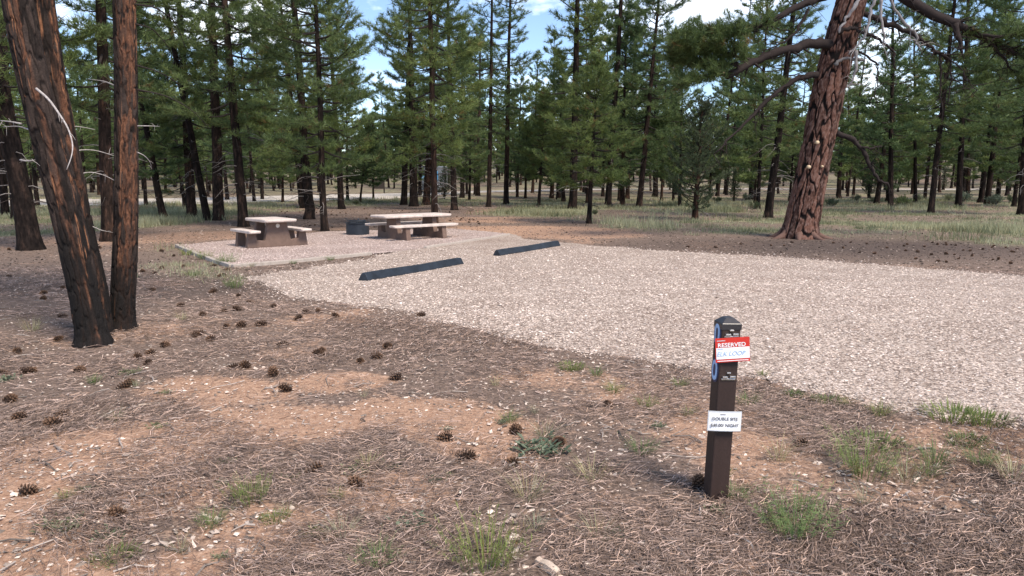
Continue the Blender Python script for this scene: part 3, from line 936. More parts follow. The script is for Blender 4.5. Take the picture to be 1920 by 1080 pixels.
for bx, by, wp, tx, ty, kind, s, lab in TREES:
    g = G(bx, by)
    top = P(tx, ty, g[1])
    lean = math.atan2(top[0] - g[0], top[2] - g[2])
    r = wp * 0.5 * math.hypot(g[1], g[0] * 0) / F
    nm = 'ponderosa_pine'
    plant_tree(kind, g[0], g[1], r, s, (lean, 0.0), nm, label=lab, category='pine tree', group=GF)
    placed.append((g[0], g[1]))
for bx, by, wp, s, lab in [(1303, 412, 11, 1.0, 'bushy juniper with low leafy skirt in the grass left of the great pine'),
                           (832, 373, 5, 0.5, 'small leaning juniper bush beside the parked camper'),
                           (1630, 372, 6, 0.7, 'small dense juniper in the grass beyond the great pine'),
                           (1375, 378, 4, 0.45, 'low dark juniper shrub left of the great pine'),
                           (1768, 356, 5, 0.55, 'dark squat juniper standing in for an unclear dark shape at the back of the clearing')]:  # last juniper is added where a dark shape could not be identified
    g = G(bx, by)
    plant_tree('juniper', g[0], g[1], wp * 0.5 * g[1] / F, s, (0.04, 0), 'juniper', 'juniper_leaf', label=lab, category='juniper')
    placed.append((g[0], g[1]))

# the forest behind
CVX, NBX, ROX = G(804, 362), G(710, 362), G(1808, 360)
cnt = 0
tries = 0
GB = 'pines of the background forest'
BG_KIND = {'far_a': 'pine of middling height', 'far_b': 'tall narrow pine', 'far_c': 'short bushy pine', 'far_d': 'very tall high crowned pine'}
BG_MARKS = [('the parked camper', CVX), ('the notice board', NBX), ('the reddish old pine', ROX)]
def forest_label(kind, x, y, r, lean):
    th = 'thick trunked' if r > 0.165 else ('slim' if r < 0.13 else 'dark')
    ln = ', leaning left' if lean < -0.035 else (', leaning right' if lean > 0.035 else '')
    near = min(BG_MARKS, key=lambda m_: math.hypot(m_[1][0] - x, m_[1][1] - y))
    rd = float(road_d(np.array([x]), np.array([y]))[0])
    if math.hypot(near[1][0] - x, near[1][1] - y) < 13: place = 'near ' + near[0]
    elif rd < 11: place = 'along the far forest road'
    elif y > 118: place = 'on the back rise'
    elif y > 112 - 0.4 * max(0, -x): place = 'in the wood beyond the far road'
    elif y > 75: place = 'deep in the front wood'
    else: place = 'at the thin front of the wood'
    return th + ' ' + BG_KIND[kind] + ' ' + place + ln
while cnt < 234 and tries < 30000:
    tries += 1
    u = random.random()
    y = 44 + (150 - 44) * u ** 0.9
    x = random.uniform(-0.74, 0.74) * y
    px = 960 + x / y * F
    if road_d(np.array([x]), np.array([y]))[0] < (8.5 if x < -12 else 5.0): continue
    if 672 < px < 722 and y < 120: continue
    if 440 < px < 600 and 40 < y < 75: continue
    if y < 60 and 660 < px < 860: continue
    if any((x - a) ** 2 + (y - b_) ** 2 < 2.6 ** 2 for a, b_ in placed): continue
    kind = random.choices(['far_a', 'far_b', 'far_c', 'far_d'], [4, 3, 4.2, 1.1])[0]
    r_t, ln_t = random.uniform(0.10, 0.20), random.gauss(0, 0.035)
    plant_tree(kind, x, y, r_t, random.uniform(0.82, 1.2), (ln_t, random.gauss(0, 0.03)), 'ponderosa_pine',
               label=forest_label(kind, x, y, r_t, ln_t), category='pine tree', group=GB)
    placed.append((x, y)); cnt += 1

# far-off wood that reads as one mass
def arr(me):
    V = np.empty(len(me.vertices) * 3, np.float32); me.vertices.foreach_get('co', V)
    n_ = len(me.polygons); t_ = np.empty(n_, np.int32); me.polygons.foreach_get('loop_total', t_)
    L_ = np.empty(len(me.loops), np.int32); me.loops.foreach_get('vertex_index', L_)
    c_ = np.empty(len(me.vertices) * 4, np.float32); me.color_attributes['Col'].data.foreach_get('color', c_)
    return V.reshape(-1, 3), L_, t_, c_.reshape(-1, 4)[:, :3]
wood_proto = pine_proto(301, 12.5, 0.17, 0.9, 2.8, 22, 1.1, 0.60, 0.8, 5, 0.26, 0, trunk_sides=5)
cV, cL, cT, cC = arr(wood_proto['crown'])
tb = MB(); Vs, Ts, Cs, off = [], [], [], 0
rg = np.random.default_rng(5)
for i in range(290):
    y = rg.uniform(150, 240); x = rg.uniform(-0.8, 0.8) * y
    s = rg.uniform(0.8, 1.35); a = rg.uniform(0, 6.28); z = float(gz(x, y))
    R_ = np.array([[math.cos(a), -math.sin(a), 0], [math.sin(a), math.cos(a), 0], [0, 0, 1]])
    Vs.append((cV * s) @ R_.T + [x, y, z]); Ts.append(cL.reshape(-1, 3) + off); off += len(cV); Cs.append(cC)
    tb.tube([(x, y, z - 0.2), (x, y, z + 6 * s), (x, y, z + 12 * s)], [0.2, 0.13, 0.03], 5, (1, 1, 1), cap=False)
far = empty('distant_wood', (0, 200, -0.28), kind='stuff', label='distant pine wood closing off the view', category='wood')
fc = link('crowns', mesh_np('crowns', np.concatenate(Vs) - np.array([0, 200, -0.28]), [np.concatenate(Ts)], np.concatenate(Cs)), M['needles'], far, kind='stuff')
tm = tb.mesh('trunks'); tm.transform(Matrix.Translation((0, -200, 0.28)))
link('trunks', tm, M['bark'], far, kind='stuff')

# ------------------------------------------------------------------ hero trunks with real bark relief
def hero_trunk(path, rad, nz, nth, cw, ch, depth, seed, style, zmax_detail=None, fur=(0.05, 0.20)):
    """path: (n,3) centre line, rad: (n,) radii. Bark plates are raised geometry separated by furrows."""
    path = np.asarray(path, float); rad = np.asarray(rad, float)
    seg = np.linalg.norm(np.diff(path, axis=0), axis=1); cum = np.concatenate([[0], np.cumsum(seg)])
    sv = np.concatenate([np.linspace(0, zmax_detail, nz), np.linspace(zmax_detail, cum[-1], 40)[1:]]) if zmax_detail and zmax_detail < cum[-1] else np.linspace(0, cum[-1], nz)
    C = np.stack([np.interp(sv, cum, path[:, k]) for k in range(3)], -1)
    # soften the corners of the centre line
    R = np.interp(sv, cum, rad)
    th = np.arange(nth) / nth * 2 * np.pi
    S, TH = np.meshgrid(sv, th, indexing='ij')
    RR = np.repeat(R[:, None], nth, 1)
    ncell = max(6, int(round(2 * np.pi * rad.mean() / cw)))
    u = TH / (2 * np.pi) * ncell; v = S / ch
    xs, ys = np.cos(TH), np.sin(TH)
    wob = fbm(xs * 2.0 + 5, ys * 2.0, S / ch * 1.2, seed + 3, 3) - 0.5
    u2 = u + wob * 2.2
    v2 = v + (fbm(xs * 3.0, ys * 3.0, S / ch * 0.8, seed + 9, 2) - 0.5) * 0.8
    f1 = np.full(u.shape, 9.0); f2 = np.full(u.shape, 9.0); cid = np.zeros(u.shape)
    iu, iv = np.floor(u2), np.floor(v2)
    for du in (-1, 0, 1):
        for dv in (-1, 0, 1):
            cu, cv = iu + du, iv + dv
            cm = np.mod(cu, ncell)
            jx = _hash(cm, cv, cm * 0, seed); jy = _hash(cm, cv, cm * 0 + 1, seed)
            d = np.hypot(cu + 0.15 + 0.7 * jx - u2, cv + 0.05 + 0.9 * jy - v2)
            h = _hash(cm, cv, cm * 0 + 2, seed)
            m_ = d < f1
            f2 = np.where(m_, f1, np.minimum(f2, d)); cid = np.where(m_, h, cid); f1 = np.where(m_, d, f1)
    e = f2 - f1
    plate = sstep(fur[0], fur[1], e + 0.10 * (fbm(xs * RR * 14, ys * RR * 14, S * 5, seed + 80, 2) - 0.5))
    fine = fbm(xs * RR * 24, ys * RR * 24, S * 14, seed + 20, 3)
    streak = fbm(xs * RR * 60, ys * RR * 60, S * 9, seed + 25, 3)
    low = fbm(xs * 1.3, ys * 1.3, S * 0.7, seed + 30, 2) - 0.5
    disp = depth * (plate * (0.85 + 0.3 * cid) - 0.6) + depth * 0.35 * (fine - 0.5) + depth * 0.30 * (streak - 0.5) * plate + RR * 0.07 * low
    RX = RR + disp
    t = np.gradient(C, axis=0); t /= np.linalg.norm(t, axis=1)[:, None]
    ux = np.array([1.0, 0, 0]) - t * t[:, :1]; ux /= np.linalg.norm(ux, axis=1)[:, None]
    uy = np.cross(t, ux)
    V = C[:, None, :] + RX[..., None] * (xs[..., None] * ux[:, None, :] + ys[..., None] * uy[:, None, :])
    col = style(plate, cid, 0.5 * fine + 0.5 * streak, S, TH, e, seed)
    n0 = len(sv)
    i = np.arange(n0 - 1)[:, None] * nth; j = np.arange(nth)[None, :]; k = (j + 1) % nth
    q = np.stack([i + j, i + k, i + nth + k, i + nth + j], -1).reshape(-1, 4)
    return mesh_np('trunk', V.reshape(-1, 3), [q], col.reshape(-1, 3), True)

def mixn(a, b_, t):
    return np.asarray(a) + (np.asarray(b_) - np.asarray(a)) * np.asarray(t)[..., None]

def style_big(plate, cid, fine, S, TH, e, seed):
    pl = mixn((0.052, 0.027, 0.022), (0.185, 0.092, 0.068), np.clip(cid * 0.8 + (fine - 0.5) * 1.6, 0, 1))
    pl = mixn(pl, (0.13, 0.095, 0.085), 0.6 * sstep(0.50, 0.62, fine))
    pl = pl * (0.65 + 0.7 * np.clip((fine - 0.3) / 0.4, 0, 1))[..., None]
    return mixn((0.008, 0.006, 0.006), pl, plate)

def make_style_twin(orange_az, orange_w, char_h):
    def st(plate, cid, fine, S, TH, e, seed):
        xs, ys = np.cos(TH), np.sin(TH)
        pl = mixn((0.014, 0.011, 0.010), (0.062, 0.045, 0.039), np.clip(cid * 0.7 + (fine - 0.5) * 1.5, 0, 1))
        rough_ = fbm(xs * 3, ys * 3, S * 2.2, seed + 40, 3)
        az = np.abs(np.angle(np.exp(1j * (TH - orange_az))))
        om = sstep(orange_w + 0.35, orange_w - 0.25, az + (rough_ - 0.5) * 1.3)
        org = mixn((0.060, 0.029, 0.021), (0.215, 0.102, 0.060), np.clip(fine * 1.6 - 0.4, 0, 1))
        fl = np.clip(om * (0.30 + 0.9 * (1 - sstep(0.15, 0.5, e))), 0, 1) * (cid < 0.86)
        c = mixn(pl, org, fl * sstep(0.38, 0.52, fine + 0.06 * plate))
        c = mixn(np.array([0.010, 0.008, 0.008]) + c * 0.15, c, np.maximum(plate, om * 0.75))
        rn = fbm(xs * 2.6 + 3, ys * 2.6, S * 0.42, seed + 60, 4)
        crack = sstep(0.955, 0.988, 1 - np.abs(2 * rn - 1)) * sstep(0.36, 0.52, fine) * sstep(0.44, 0.56, fbm(xs * 1.6 + 9, ys * 1.6, S * 0.6, seed + 65, 2))
        c = mixn(c, mixn((0.12, 0.052, 0.032), (0.36, 0.17, 0.09), np.clip(fine * 2.4 - 0.7, 0, 1)), crack * 0.85)
        burn = sstep(char_h + 0.25, char_h - 0.45, S + (rough_ - 0.5) * 1.6)
        keep = np.maximum(fl * sstep(0.55, 0.65, fbm(xs * 4, ys * 4, S * 0.9, seed + 70, 3)), crack * sstep(0.40, 0.50, rough_))
        return mixn(c, np.array([0.011, 0.010, 0.010]) + c * 0.05, np.clip(burn - keep * 0.8, 0, 1) * 0.97)
    return st

def snags(root, mat, paths, Y):
    """dead side branches: list of (pixel path, depth change, radius)"""
    for pp, dy, r in paths:
        pts = [P(px, py, Y + dy * i / max(1, len(pp) - 1)) for i, (px, py) in enumerate(pp)]
        pts = np.array(pts)
        # smooth
        t = np.linspace(0, len(pts) - 1, len(pts) * 3)
        q = np.stack([np.interp(t, np.arange(len(pts)), pts[:, k]) for k in range(3)], -1)
        q[1:-1] = (q[:-2] + q[1:-1] + q[2:]) / 3
        mb = MB()
        mb.tube(q, np.linspace(r, r * 0.3, len(q)), 6, (0.40, 0.37, 0.36) if mat == 'pale' else BARK_C)
        rg = np.random.default_rng(int(pp[0][0] * 7 + pp[0][1]))
        for _ in range(3):
            i = rg.integers(2, len(q) - 1); d = rg.normal(0, 1, 3); d /= np.linalg.norm(d)
            ll = rg.uniform(0.08, 0.25) * np.linalg.norm(q[-1] - q[0])
            mb.tube([q[i], q[i] + d * ll * 0.5, q[i] + d * ll + np.array([0, 0, -0.2 * ll])], [r * 0.35, r * 0.25, r * 0.12], 4, (0.36, 0.33, 0.32) if mat == 'pale' else BARK_C, cap=False)
        o = link('dead_branch', mb.mesh('dead_branch', True), M['bough'], root)
        o.matrix_parent_inverse = Matrix.Translation(-root.location)

def localise(o, root):
    o.matrix_parent_inverse = Matrix.Translation(-root.location)

def upper_crown(root, seed, base, lean, H, cb, R, nl, needle='needles', r_limb=0.03):
    """boughs and needles of a hero tree above the frame"""
    rg = np.random.default_rng(seed); bb = MB(); tufts = []
    for i in range(nl):
        t = (i + rg.random()) / nl; z = cb + (H - cb) * t
        c = np.array([base[0] + lean[0] * z, base[1] + lean[1] * z, base[2] + z])
        az = i * 2.399 + rg.uniform(-0.5, 0.5); L = R * (1 - t) ** 0.6 * rg.uniform(0.6, 1.15) + 0.2
        el = math.radians(-12 + 50 * t); dh = np.array([math.cos(az), math.sin(az), 0])
        path = [c + dh * s * L * math.cos(el) + np.array([0, 0, s * L * math.sin(el) - 0.3 * L * s * (1 - s) + 0.1 * L * s * s]) for s in (0, 0.25, 0.5, 0.75, 1)]
        limb(bb, tufts, rg, path, r_limb * (0.4 + L / R), 0.008, 0.35, int(3 + L * 2.6), 0.9, 0.15, 0.20)
    Cn = np.array([t[0] for t in tufts]); D = np.array([t[1] for t in tufts]); D /= np.linalg.norm(D, axis=1)[:, None]
    V, T, C = needles_arr(Cn, D, np.array([t[2] for t in tufts]), 16, 0.018, rg, tone=np.array([t[3] for t in tufts]))
    o = link('branchwork', bb.mesh('branchwork'), M['bough'], root, kind='stuff'); localise(o, root)
    o = link('crown', mesh_np('crown', V, [T], C), M[needle], root, kind='stuff'); localise(o, root)

# --- the charred twin pine (three stems sharing a foot)
def stem_path(pix, Y, H, lean_fade=0.6):
    pts = [P(px, py, Y) for px, py in pix]
    d = (pts[-1] - pts[-2]); d = d / d[2]
    d[0] *= lean_fade
    z = pts[-1][2]; p = pts[-1].copy()
    k = 4
    for i in range(k):
        dz = (H - z) / k
        p = p + d * dz; d = d * np.array([0.7, 1, 1]); pts.append(p.copy())
    return np.array(pts)

def smooth_path(path, m=6):
    path = np.asarray(path); n = len(path)
    t = np.linspace(0, n - 1, (n - 1) * m + 1)
    q = np.stack([np.interp(t, np.arange(n), path[:, k]) for k in range(3)], -1)
    for _ in range(3):
        q[1:-1] = (q[:-2] + 2 * q[1:-1] + q[2:]) / 4
    return q

def hero(name, pix, wpx, by, H, style, cw, ch, depth, seed, nz, nth, detail, label, crown, group=None, foot_dy=0.0):
    g = G(pix[0][0], by)
    Y0 = g[1] + foot_dy
    pth = stem_path(pix, Y0, H)
    pth[0][2] = float(gz(pth[0][0], Y0)) - 0.12
    q = smooth_path(pth)
    zz = q[:, 2] - q[0, 2]
    wz = np.array([P(px, py, Y0)[2] for px, py in pix]) - q[0, 2]
    wr = np.array(wpx) * 0.5 * Y0 / F
    zz_full = np.concatenate([wz, [H - q[0, 2]]]); wr_full = np.concatenate([wr, [0.03]])
    R = np.interp(zz, zz_full, wr_full)
    root = empty(name, (pth[0][0], Y0, float(gz(pth[0][0], Y0))), label=label, category='pine tree')
    if group: root['group'] = group
    me = hero_trunk(q, R, nz, nth, cw, ch, depth, seed, style, detail)
    o = link('trunk', me, M['hero_bark'], root); localise(o, root)
    base = np.array([q[-1][0], q[-1][1], 0]); 
    lean = (0, 0)
    upper_crown(root, seed, np.array([pth[-2][0] * 0.5 + pth[-1][0] * 0.5, Y0, 0.0]), lean, crown[0], crown[1], crown[2], crown[3])
    return root, Y0

t1, Y1 = hero('ponderosa_pine', [(176, 645), (173, 628), (160, 560), (137, 450), (100, 300), (62, 150), (32, 0)], [72, 56, 50, 51, 52, 50, 48], 645, 12.0,
              make_style_twin(math.radians(-60), 0.12, 1.25), 0.055, 0.34, 0.014, 401, 400, 150, 4.2,
              'left leaning stem of the charred twin pine, blackened foot and long pale dead branch', (12.0, 5.0, 2.4, 26), 'stems of the charred twin pine')
t1b, Y1b = hero('ponderosa_pine', [(192, 628), (178, 540), (156, 450), (126, 300), (98, 150), (77, 0)], [42, 42, 42, 42, 42, 40], 628, 12.5,
                make_style_twin(math.radians(-20), 0.25, 1.6), 0.055, 0.34, 0.014, 402, 330, 110, 4.2,
                'dark stem tucked behind the left leaning stem of the charred twin', (12.5, 5.5, 2.3, 24), 'stems of the charred twin pine', 0.05)
t2, Y2 = hero('ponderosa_pine', [(229, 618), (229, 603), (230, 560), (235, 470), (237, 300), (236, 150), (233, 0)], [56, 46, 43, 42, 39, 38, 37], 618, 11.5,
              make_style_twin(math.radians(-48), 0.70, 0.85), 0.042, 0.26, 0.011, 403, 400, 140, 4.2,
              'upright orange barked stem of the charred twin pine', (11.5, 5.2, 2.3, 24), 'stems of the charred twin pine')
snags(t1, 'pale', [([(68, 166), (92, 186), (112, 215), (128, 240), (137, 270), (135, 292), (125, 318)], -0.35, 0.011)], Y1 - 0.17)
snags(t1, 'pale', [([(40, 232), (20, 228), (0, 226)], 0.2, 0.010), ([(60, 245), (35, 236), (5, 238)], 0.3, 0.009), ([(38, 300), (52, 302), (64, 301)], -0.2, 0.009)], Y1)
snags(t1b, 'pale', [([(118, 330), (140, 328), (170, 322), (195, 328), (214, 338)], 0.1, 0.008), ([(125, 287), (150, 281), (178, 281), (214, 292)], 0.15, 0.008),
                    ([(140, 382), (155, 375), (172, 372)], 0.1, 0.006), ([(172, 424), (190, 432), (212, 436)], 0.15, 0.006), ([(102, 245), (125, 236), (155, 238), (178, 243)], 0.1, 0.007)], Y1b)
snags(t2, 'pale', [([(215, 160), (195, 152), (165, 148)], 0.3, 0.008), ([(255, 236), (280, 236), (300, 237)], 0.3, 0.006), ([(256, 285), (272, 292), (283, 306), (284, 318)], 0.3, 0.006)], Y2)
snags(t2, 'dark', [([(252, 8), (290, 12), (330, 40), (348, 90)], 0.6, 0.010), ([(254, 45), (285, 52), (310, 80), (322, 100)], 0.5, 0.008), ([(255, 122), (300, 135), (340, 160)], 0.5, 0.009),
                   ([(257, 168), (310, 178), (360, 205), (392, 240)], 0.6, 0.009)], Y2)

# --- the great pine on the right
BP = G(1497, 446)
BY = BP[1]
bigp = empty('ponderosa_pine', (BP[0], BY, BP[2]), label='great old pine with red plated bark leaning over the gravel spur', category='pine tree')
bpix = [(1497, 448), (1503, 420), (1512, 375), (1526, 310), (1553, 170), (1575, 80), (1594, 10)]
bw = [74, 62, 57, 54, 55, 53, 50]
pth = [P(px, py, BY) for px, py in bpix]
pth[0][2] -= 0.15
d = (pth[-1] - pth[-2]); d /= d[2]
p = pth[-1].copy()
for i in range(5):
    p = p + d * 2.6; d = d * np.array([0.65, 1, 1]); pth.append(p.copy())
q = smooth_path(pth)
wz = np.array([P(px, py, BY)[2] for px, py in bpix])
R = np.interp(q[:, 2], np.concatenate([wz, [pth[-1][2]]]), np.concatenate([np.array(bw) * 0.5 * BY / F, [0.05]]))
o = link('trunk', hero_trunk(q, R, 400, 190, 0.150, 0.95, 0.042, 411, style_big, 8.2, (0.09, 0.20)), M['hero_bark'], bigp); localise(o, bigp)
# root flares at the foot
mb = MB()
for a_, l_ in ((200, 0.55), (250, 0.35), (300, 0.5), (340, 0.55), (160, 0.45)):
    a = math.radians(a_)
    f = np.array([BP[0], BY, BP[2]]); dv = np.array([math.cos(a), math.sin(a), 0])
    mb.tube([f + dv * 0.35 + [0, 0, 0.30], f + dv * 0.52 + [0, 0, 0.10], f + dv * (0.52 + l_ * 0.4) + [0, 0, 0.02], f + dv * (0.52 + l_) + [0, 0, -0.05]], [0.13, 0.12, 0.08, 0.03], 7, (0.14, 0.085, 0.07))
o = link('root_flare', mb.mesh('root_flare', True), M['bough'], bigp); localise(o, bigp)
# sawn knots
for kx, ky, kr in ((1533, 267, 0.055), (1517, 313, 0.055), (1542, 312, 0.035), (1356, 138, 0.07)):
    c0 = P(kx, ky, BY - (0.50 if kx > 1450 else 0.6))
    mb = MB(); mb.tube([c0 + [0, 0.10, 0], c0, c0 - [0, 0.02, 0]], [kr, kr, kr * 0.9], 10, (1, 1, 1))
    o = link('knot', mb.mesh('knot', True), M['cut_wood'], bigp); localise(o, bigp)

BARK_B = np.array([0.030, 0.023, 0.022])
def big_limb(pix, dy, r0, r1, name='limb', col=BARK_B, fol=None, seed=0, twigs=0, droop=0.5):
    pts = np.array([P(px, py, BY + dy[0] + (dy[1] - dy[0]) * i / (len(pix) - 1)) for i, (px, py) in enumerate(pix)])
    q = smooth_path(pts, 4)
    rg = np.random.default_rng(seed + 900)
    q[2:] += rg.normal(0, 0.02, q[2:].shape)
    mb = MB(); tufts = []
    if fol:
        limb(mb, tufts, rg, q, r0, r1, fol[0], fol[1], fol[2], 0.12, 0.22, col, 8, 0.6)
    else:
        mb.tube(q, np.linspace(r0, r1, len(q)) * (1 + 0.10 * rg.normal(0, 1, len(q))), 8, col)
    for _ in range(twigs):
        i = rg.integers(len(q) // 4, len(q)); L = rg.uniform(0.25, 0.9)
        dv = np.array([rg.normal(0, 0.6), rg.normal(0, 0.6), rg.uniform(-1.0, 0.35) * droop * 2]); dv /= np.linalg.norm(dv)
        a0 = q[i]; b0 = a0 + dv * L * 0.5 + rg.normal(0, 0.06, 3); c0 = b0 + (dv + [0, 0, -0.4]) * L * 0.5
        mb.tube([a0, b0, c0], [r1 * 0.6 + 0.006, 0.008, 0.003], 4, col, cap=False)
        for _k in range(2):
            s = a0 + (b0 - a0) * rg.uniform(0.5, 1.0)
            mb.tube([s, s + rg.normal(0, 0.14, 3) + [0, 0, -0.08]], [0.006, 0.002], 3, col, cap=False)
    o = link(name, mb.mesh(name, True), M['bough'], bigp); localise(o, bigp)
    return tufts
TF = []
TF += big_limb([(1556, 84), (1530, 80), (1496, 89), (1440, 100), (1405, 122), (1362, 142)], (-0.2, -1.2), 0.15, 0.085, twigs=26, seed=1)
TF += big_limb([(1405, 112), (1380, 105), (1350, 92), (1310, 88), (1262, 84)], (-0.8, -1.6), 0.05, 0.012, fol=(0.1, 60, 1.15), seed=2)
TF += big_limb([(1385, 118), (1350, 122), (1310, 116), (1262, 112)], (-0.9, -0.7), 0.04, 0.010, fol=(0.1, 54, 1.1), seed=3)
TF += big_limb([(1575, -20), (1535, -2), (1487, 14), (1448, 38), (1410, 55), (1370, 66)], (0, -1.0), 0.14, 0.03, twigs=30, fol=(0.62, 16, 0.8), seed=4)
TF += big_limb([(1420, 52), (1380, 62), (1330, 62), (1285, 66)], (-0.8, -1.3), 0.035, 0.01, fol=(0.15, 50, 1.05), seed=5)
TF += big_limb([(1370, 140), (1345, 140), (1310, 148), (1270, 160)], (-1.2, -1.5), 0.03, 0.008, fol=(0.1, 34, 0.8), seed=31)
TF += big_limb([(1532, 140), (1510, 143), (1487, 150), (1448, 178), (1402, 226), (1371, 254), (1340, 289)], (-0.2, -0.9), 0.10, 0.02, twigs=26, seed=6, droop=0.7)
TF += big_limb([(1515, 18), (1500, 50), (1480, 72), (1445, 92), (1425, 100)], (-0.3, -0.6), 0.05, 0.012, twigs=10, seed=7)
TF += big_limb([(1606, -60), (1660, -30), (1705, 2), (1766, 34), (1800, 47), (1833, 64), (1880, 88), (1925, 108), (1975, 130)], (-0.1, -0.8), 0.20, 0.05, twigs=70, fol=(0.55, 34, 0.8), seed=8)
TF += big_limb([(1833, 64), (1870, 70), (1910, 62), (1960, 70)], (-0.7, -1.4), 0.05, 0.012, fol=(0.35, 30, 0.9), twigs=14, seed=32)
TF += big_limb([(1860, 78), (1880, 110), (1905, 140), (1950, 160)], (-0.7, -0.3), 0.045, 0.012, fol=(0.45, 26, 0.8), twigs=14, seed=33)
TF += big_limb([(1790, 45), (1800, 75), (1803, 100)], (-0.6, -0.8), 0.10, 0.03, twigs=12, seed=9)
TF += big_limb([(1605, 22), (1640, 34), (1670, 46), (1713, 63), (1747, 90), (1775, 110)], (-0.1, -0.7), 0.10, 0.045, twigs=34, seed=10)
TF += big_limb([(1762, 104), (1764, 130), (1762, 160), (1767, 200)], (-0.65, -0.7), 0.035, 0.012, twigs=6, seed=11)
TF += big_limb([(1782, 108), (1782, 140), (1783, 165), (1775, 195)], (-0.65, -0.6), 0.03, 0.012, twigs=6, seed=12)
TF += big_limb([(1775, 110), (1800, 120), (1815, 150), (1830, 170)], (-0.7, -0.8), 0.025, 0.010, twigs=8, seed=13)
TF += big_limb([(1572, 62), (1590, 52), (1610, 55), (1640, 72), (1668, 86), (1676, 100), (1680, 128)], (-0.5, -0.9), 0.065, 0.02, twigs=10, seed=14)
TF += big_limb([(1568, 250), (1593, 259), (1616, 276), (1626, 300), (1636, 320), (1646, 338), (1666, 347)], (-0.2, -0.6), 0.085, 0.035, twigs=10, seed=15)
TF += big_limb([(1616, 276), (1636, 278), (1654, 273)], (-0.4, -0.5), 0.035, 0.015, twigs=6, seed=16)
TF += big_limb([(1607, 95), (1635, 110), (1648, 125), (1645, 160), (1630, 195)], (-0.3, -0.5), 0.035, 0.012, twigs=8, seed=17)
PALE = np.array([0.30, 0.28, 0.28])
TF += big_limb([(1612, -5), (1596, 25), (1580, 42), (1573, 62)], (-0.75, -0.6), 0.05, 0.03, 'dead_branch', PALE, seed=18)
TF += big_limb([(1642, -5), (1632, 20), (1626, 62), (1610, 84), (1592, 102)], (-0.9, -0.7), 0.05, 0.02, 'dead_branch', PALE, twigs=3, seed=19)
TF += big_limb([(1652, -5), (1653, 30), (1657, 70), (1655, 80)], (-0.8, -0.8), 0.045, 0.02, 'dead_branch', PALE, twigs=5, seed=20)
TF += big_limb([(1668, -10), (1676, 18), (1700, 45), (1716, 66), (1722, 85), (1728, 94)], (-0.8, -0.9), 0.045, 0.02, 'dead_branch', PALE * 0.7, twigs=6, seed=21)
TF += big_limb([(1605, 95), (1606, 118), (1600, 150), (1588, 165)], (-0.65, -0.7), 0.06, 0.02, 'dead_branch', PALE * 0.8, twigs=6, seed=22)
TF += big_limb([(1565, 122), (1582, 112), (1600, 108), (1622, 116)], (-0.55, -0.6), 0.055, 0.03, 'dead_branch', PALE * 0.5, seed=23)
# needles: the low bough on the left carries heavy tufts; more crown above the frame
rg = np.random.default_rng(77)
Cn = np.array([t[0] for t in TF]); D = np.array([t[1] for t in TF]); D /= np.linalg.norm(D, axis=1)[:, None]
V, T, C = needles_arr(Cn, D, np.array([t[2] for t in TF]) * 1.15, 28, 0.014, rg, tone=np.array([t[3] for t in TF]) * 0.5)
o = link('low_bough_needles', mesh_np('low_bough_needles', V, [T], C), M['needles'], bigp, kind='stuff'); localise(o, bigp)
upper_crown(bigp, 55, np.array([pth[-3][0], BY, 0.0]), (0.02, 0), 21.0, 9.6, 4.2, 34, r_limb=0.07)

# ------------------------------------------------------------------ picnic tables
def slab(name, sx, sy, z0, z1, mat, parent, x=0, y=0, bev=0.025, corner=0.05):
    """a slab with clipped corners and a slight crown"""
    mb = MB()
    hx, hy = sx / 2, sy / 2
    c = corner
    out = [(-hx + c, -hy), (hx - c, -hy), (hx, -hy + c), (hx, hy - c), (hx - c, hy), (-hx + c, hy), (-hx, hy - c), (-hx, -hy + c)]
    k = 0.985
    V = [(a * k, b_ * k, z0) for a, b_ in out] + [(a, b_, z0 + (z1 - z0) * 0.45) for a, b_ in out] + [(a, b_, z1) for a, b_ in out]
    Q = []
    for lv in (0, 8):
        for j in range(8):
            Q.append([lv + j, lv + (j + 1) % 8, lv + 8 + (j + 1) % 8, lv + 8 + j])
    Q += [[16, 17, 22, 23], [17, 18, 21, 22], [18, 19, 20, 21], [7, 6, 1, 0], [6, 5, 2, 1], [5, 4, 3, 2]]
    V = np.array(V) + [x, y, 0]
    mb.add(V, Q)
    o = link(name, mb.mesh(name), M[mat], parent)
    return bevel(o, bev, 3)

def support(parent, xpos, th, H, bench_z, half, ped_top, ped_bot):
    import bmesh
    bm = bmesh.new()
    base_h = 0.17
    prof = [(-half, 0), (half, 0), (half - 0.05, bench_z), (half - 0.24, bench_z), (half - 0.26, base_h + 0.03), (ped_bot + 0.02, base_h), (ped_bot, base_h + 0.04),
            (ped_top, H), (-ped_top, H), (-ped_bot, base_h + 0.04), (-ped_bot - 0.02, base_h), (-half + 0.26, base_h + 0.03), (-half + 0.24, bench_z), (-half + 0.05, bench_z)]
    f = [bm.verts.new((xpos - th / 2, a, z)) for a, z in prof]
    b_ = [bm.verts.new((xpos + th / 2, a, z)) for a, z in prof]
    n_ = len(prof)
    bm.faces.new(f[::-1]); bm.faces.new(b_)
    for i in range(n_):
        bm.faces.new([f[i], f[(i + 1) % n_], b_[(i + 1) % n_], b_[i]])
    bmesh.ops.recalc_face_normals(bm, faces=bm.faces)
    me = bpy.data.meshes.new('support'); bm.to_mesh(me); bm.free()
    o = link('support', me, M['concrete_brown'], parent)
    bevel(o, 0.012, 2)
    return o

